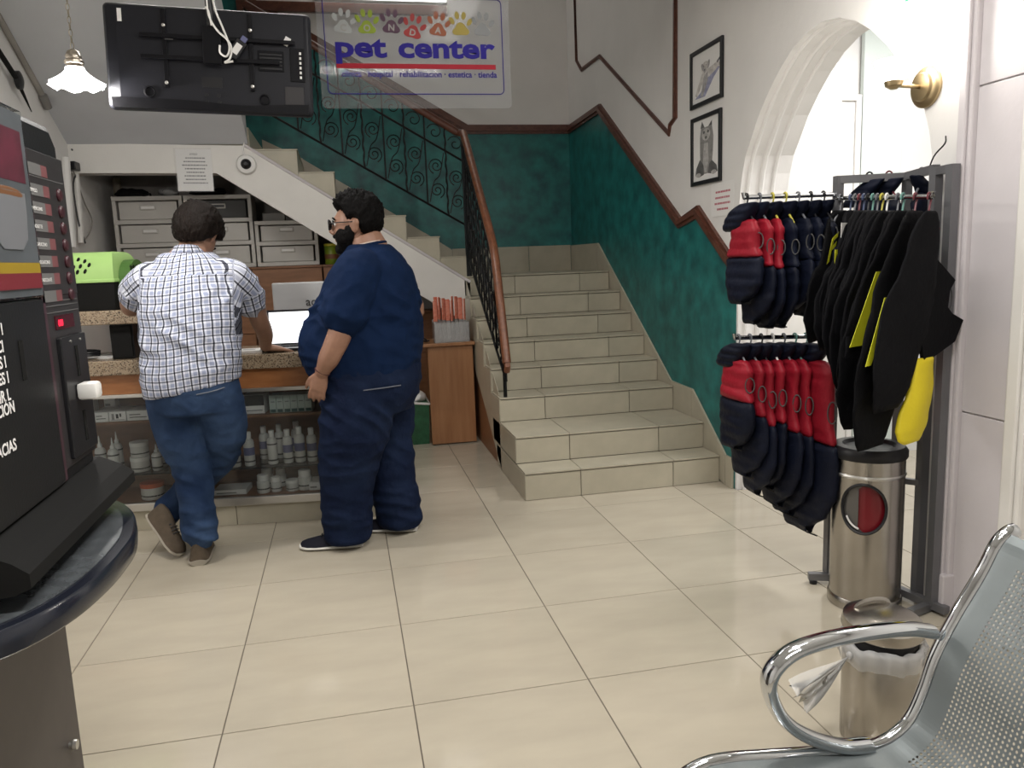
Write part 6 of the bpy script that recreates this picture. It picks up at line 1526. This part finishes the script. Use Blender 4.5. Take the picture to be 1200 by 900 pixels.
# ---------------------------------------------------------------- man in plaid shirt (seen from behind, leaning on the counter)
pa = thing('person', 'man in a blue and white plaid shirt and jeans leaning on the counter', 'person', (-.38, 1.65, 0))
BO = Vector((-.285, 1.62, 0)); FV = Vector((.04, 1, 0)).normalized(); LV = Vector((0, 0, 1)).cross(FV)
tor2 = [(.78, .0, .0, .13, .17), (.88, .0, .0, .15, .205), (.96, .01, .0, .155, .21), (1.06, .03, -.005, .152, .208), (1.16, .055, -.008, .152, .215), (1.26, .085, -.01, .148, .222), (1.35, .12, -.01, .135, .222), (1.42, .15, -.005, .115, .20), (1.475, .18, .0, .095, .155), (1.525, .205, .01, .08, .105), (1.56, .225, .015, .066, .075)]
def torso2(mb, gr=0, z0=0, z1=9, ex=0):
    loft_path(mb, [(W(f, l, z), b + gr + (ex if z < 1.1 else ex * .5), a + gr, LV, FV) for z, f, l, a, b in tor2 if z0 <= z <= z1], 32)
hl, hr_ = W(.0, .095, .86), W(.0, -.095, .86)
# straight (left) leg and the crossed (right) leg, whose toe rests on the floor to the left
lfoot = Vector((-.325, 1.535, 0)); 
jl = [hl, W(.02, .09, .66), Vector((-.335, 1.66, .46)), Vector((-.32, 1.625, .26)), Vector((-.318, 1.605, .125))]
toe = Vector((-.455, 1.70, .012)); heel_r = Vector((-.575, 1.80, .165))
jr = [hr_, W(.05, -.115, .68), Vector((-.215, 1.76, .50)), Vector((-.36, 1.84, .34)), Vector((-.515, 1.84, .20))]
hw = CT @ Vector((onC(322, 408, .05).x, .055, ZL))
shl, shr = W(.15, .185, 1.395), W(.15, -.20, 1.40)
ell_, wrl = Vector((-.585, 1.86, 1.27)), Vector((-.56, 2.14, 1.29))
elr, wrr = Vector((.022, 1.90, 1.18)), Vector((hw.x - .045, hw.y - .045, ZL + .035))
mb = MB(); torso2(mb, -.015)
limb(mb, jl, [.10, .088, .06, .05, .042]); limb(mb, jr, [.10, .088, .06, .05, .042])
limb(mb, [shl, shl.lerp(ell_, .5) + Vector((-.03, 0, 0)), ell_, ell_.lerp(wrl, .5), wrl], [.062, .056, .046, .042, .029]); limb(mb, [shr, shr.lerp(elr, .5) + Vector((.03, 0, .01)), elr, elr.lerp(wrr, .5) + Vector((.012, 0, .0)), wrr], [.062, .056, .048, .044, .031])
hand(mb, wrl, (.9, .5, -.05), (0, 0, -1), (0, 1, 0), .25); 
hand(mb, wrr, (.85, .40, -.20), (0, 0, -1), (-.3, 1, 0), .06, 1.05, .12)
HFa = Vector((.10, .62, -.78)).normalized(); HUa = Vector((.16, .62, .60)).normalized(); hca = W(.27, -.035, 1.605)
mb.tube([W(.19, .0, 1.47), W(.225, .0, 1.53), W(.27, -.02, 1.60)], [.066, .062, .062], 18)
P_a, rot_a = head(mb, hca, HFa, HUa, 1.10, 1.05)
place(remesh(mb, 'body', M['skin1'], .0055, 3), 'body', pa)
eyes(P_a, rot_a, pa, 1.04)
hair_cap(P_a, rot_a, 1.10, M['hair2'], 'hair', pa, lambda d: d.z - hairline(d, -1.2, -.15), lambda d: .030 + .016 * max(0, d.z) + .012 * max(0, -d.y), 9.4, .35)
# plaid shirt with cloth coordinates
mb = MB(); torso2(mb, .020, .85, 1.54, .0)
slL = [W(.16, .14, 1.41), shl, shl.lerp(ell_, .35) + Vector((-.02, 0, 0)), shl.lerp(ell_, .70)]; slR = [W(.16, -.14, 1.41), shr, shr.lerp(elr, .35) + Vector((.02, 0, .01)), shr.lerp(elr, .66)]
limb(mb, slL, [.085, .092, .085, .078]); limb(mb, slR, [.085, .092, .085, .082])
me = remesh(mb, 'plaid_shirt', M['plaid'], .008, 5)
rump(me, .011, 5.0, 5.5, lambda p: .5 + .8 * max(0, 1 - abs(p.z - 1.0) / .25), (1, 1, 1.7)); rump(me, .004, 13, 1.2)
folds(me, (.55, 0, .83), 38, .014, lambda p: bump_at(p.z, 1.08, .24), 6); folds(me, (-.6, 0, .8), 45, .010, lambda p: bump_at(p.z, 1.32, .14), 11)
for v in me.vertices:
    k = max(0, min(1, (1.12 - v.co.z) / .22)); v.co.z += .16 * k * (v.co.x + .28)
me.update()
def seg_q(p, pts):
    best = None; acc = 0
    for a, b in zip(pts, pts[1:]):
        d = b - a; t_ = max(0, min(1, (p - a).dot(d) / d.length_squared)); c = a + d * t_; r = (p - c).length
        if best is None or r < best[0]: best = (r, acc + d.length * t_, p - c, d.normalized())
        acc += d.length
    return best
at_ = me.attributes.new('cloth', 'FLOAT_VECTOR', 'POINT')
for v in me.vertices:
    p = v.co; rel = p - W(.06, 0, 0); lx = rel.dot(LV)
    use = None
    if abs(lx) > (.205 if lx > 0 else .225) and p.z > 1.12:
        use = seg_q(p, slL[1:] if lx > 0 else slR[1:])
    if use:
        r, s_, off, d = use; sv = Vector((0, 0, 1)) - d * d.z; sv.normalize(); wv = d.cross(sv); ang = math.atan2(off.dot(sv), off.dot(wv))
        at_.data[v.index].vector = (ang * .085, s_, 0)
    else:
        zf = max(0, min(1, (p.z - .9) / .6)); cc = BO + FV * (.0 + .2 * zf ** 1.6); q = p - cc
        x_, y_ = q.dot(LV), q.dot(FV); ang = math.atan2(x_, -y_)
        at_.data[v.index].vector = (ang * .215 * (1 - .18 * (p.z > 1.42)) + .02 * math.sin(p.z * 3), p.z + .25 * max(0, p.z - 1.38) + .012 * math.sin(ang * 2), 0)
me.update()
psh = place(me, 'plaid_shirt', pa)
ck = [W(.213 + .075 * math.cos(a), .005 + .078 * math.sin(a), 1.535 + .018 * -math.cos(a)) for a in [2 * PI * k / 28 for k in range(28)]]
R = [[q + Vector((0, 0, -.02)) * j + (q - W(.21, 0, 1.535)).normalized() * (.012 * j) for q in ck] for j in (-1, -.4, .3, 1.2)]
cmb = MB(); cmb.rings(R, False); cme = cmb.mesh('collar', M['plaid'], 2); at2 = cme.attributes.new('cloth', 'FLOAT_VECTOR', 'POINT')
for v in cme.vertices: at2.data[v.index].vector = (math.atan2((v.co - W(.21, 0, 0)).dot(LV), -(v.co - W(.21, 0, 0)).dot(FV)) * .09, v.co.z, 0)
co = put('collar', cme, psh, W(.21, 0, 1.53)); sd = co.modifiers.new('thickness', 'SOLIDIFY'); sd.thickness = .004
# jeans
tl = [(W(f, l, z), b + .01, a + .01, LV, FV) for z, f, l, a, b in ((.76, .0, .0, .14, .17), (.84, .0, .0, .152, .195), (.92, .0, .0, .155, .205), (.98, .01, 0, .152, .205))]
je2 = trousers([jl, jr], [[.125, .112, .088, .08, .078], [.125, .112, .085, .076, .070]], tl, 0, M['jeansA'], 7.7, pa, .014)
pk2 = [W(-.158, -.05, .865), W(-.150, -.12, .875), W(-.115, -.172, .885)]
build(MB().tube(bez([q - FV * .008 for q in pk2], 5), .0028, 5), 'pocket_stitching', M['stitch'], je2, True)
build(MB().tube(bez([W(-.165, .05, .86), W(-.155, .11, .865), W(-.12, .168, .875)], 5), .002, 5), 'pocket_stitching', M['jeansB'], je2, True)
M['soleA'] = mat('tan grey rubber', (.30, .27, .22), .6)
shoe(pa, lfoot, (-.05, 1, 0), .285, .112, M['shoeA'], M['soleA'], hs=1.35)
dv = (toe - heel_r).normalized(); up_s = Vector((.6, -.35, .55)); up_s = (up_s - dv * up_s.dot(dv)).normalized(); sv = up_s.cross(dv)
mmx = Matrix.Identity(4)
for i in range(3): mmx[i][0] = dv[i]; mmx[i][1] = sv[i]; mmx[i][2] = up_s[i]; mmx[i][3] = (heel_r - up_s * .02)[i]
zmin = min((mmx @ Vector((f * .27, y, 0))).z for f in (0, .5, 1) for y in (-.05, .05))
mmx[2][3] -= zmin - .002
shoe(pa, heel_r, dv, .27, .112, M['shoeA'], M['soleA'], tilt=mmx, hs=1.2)
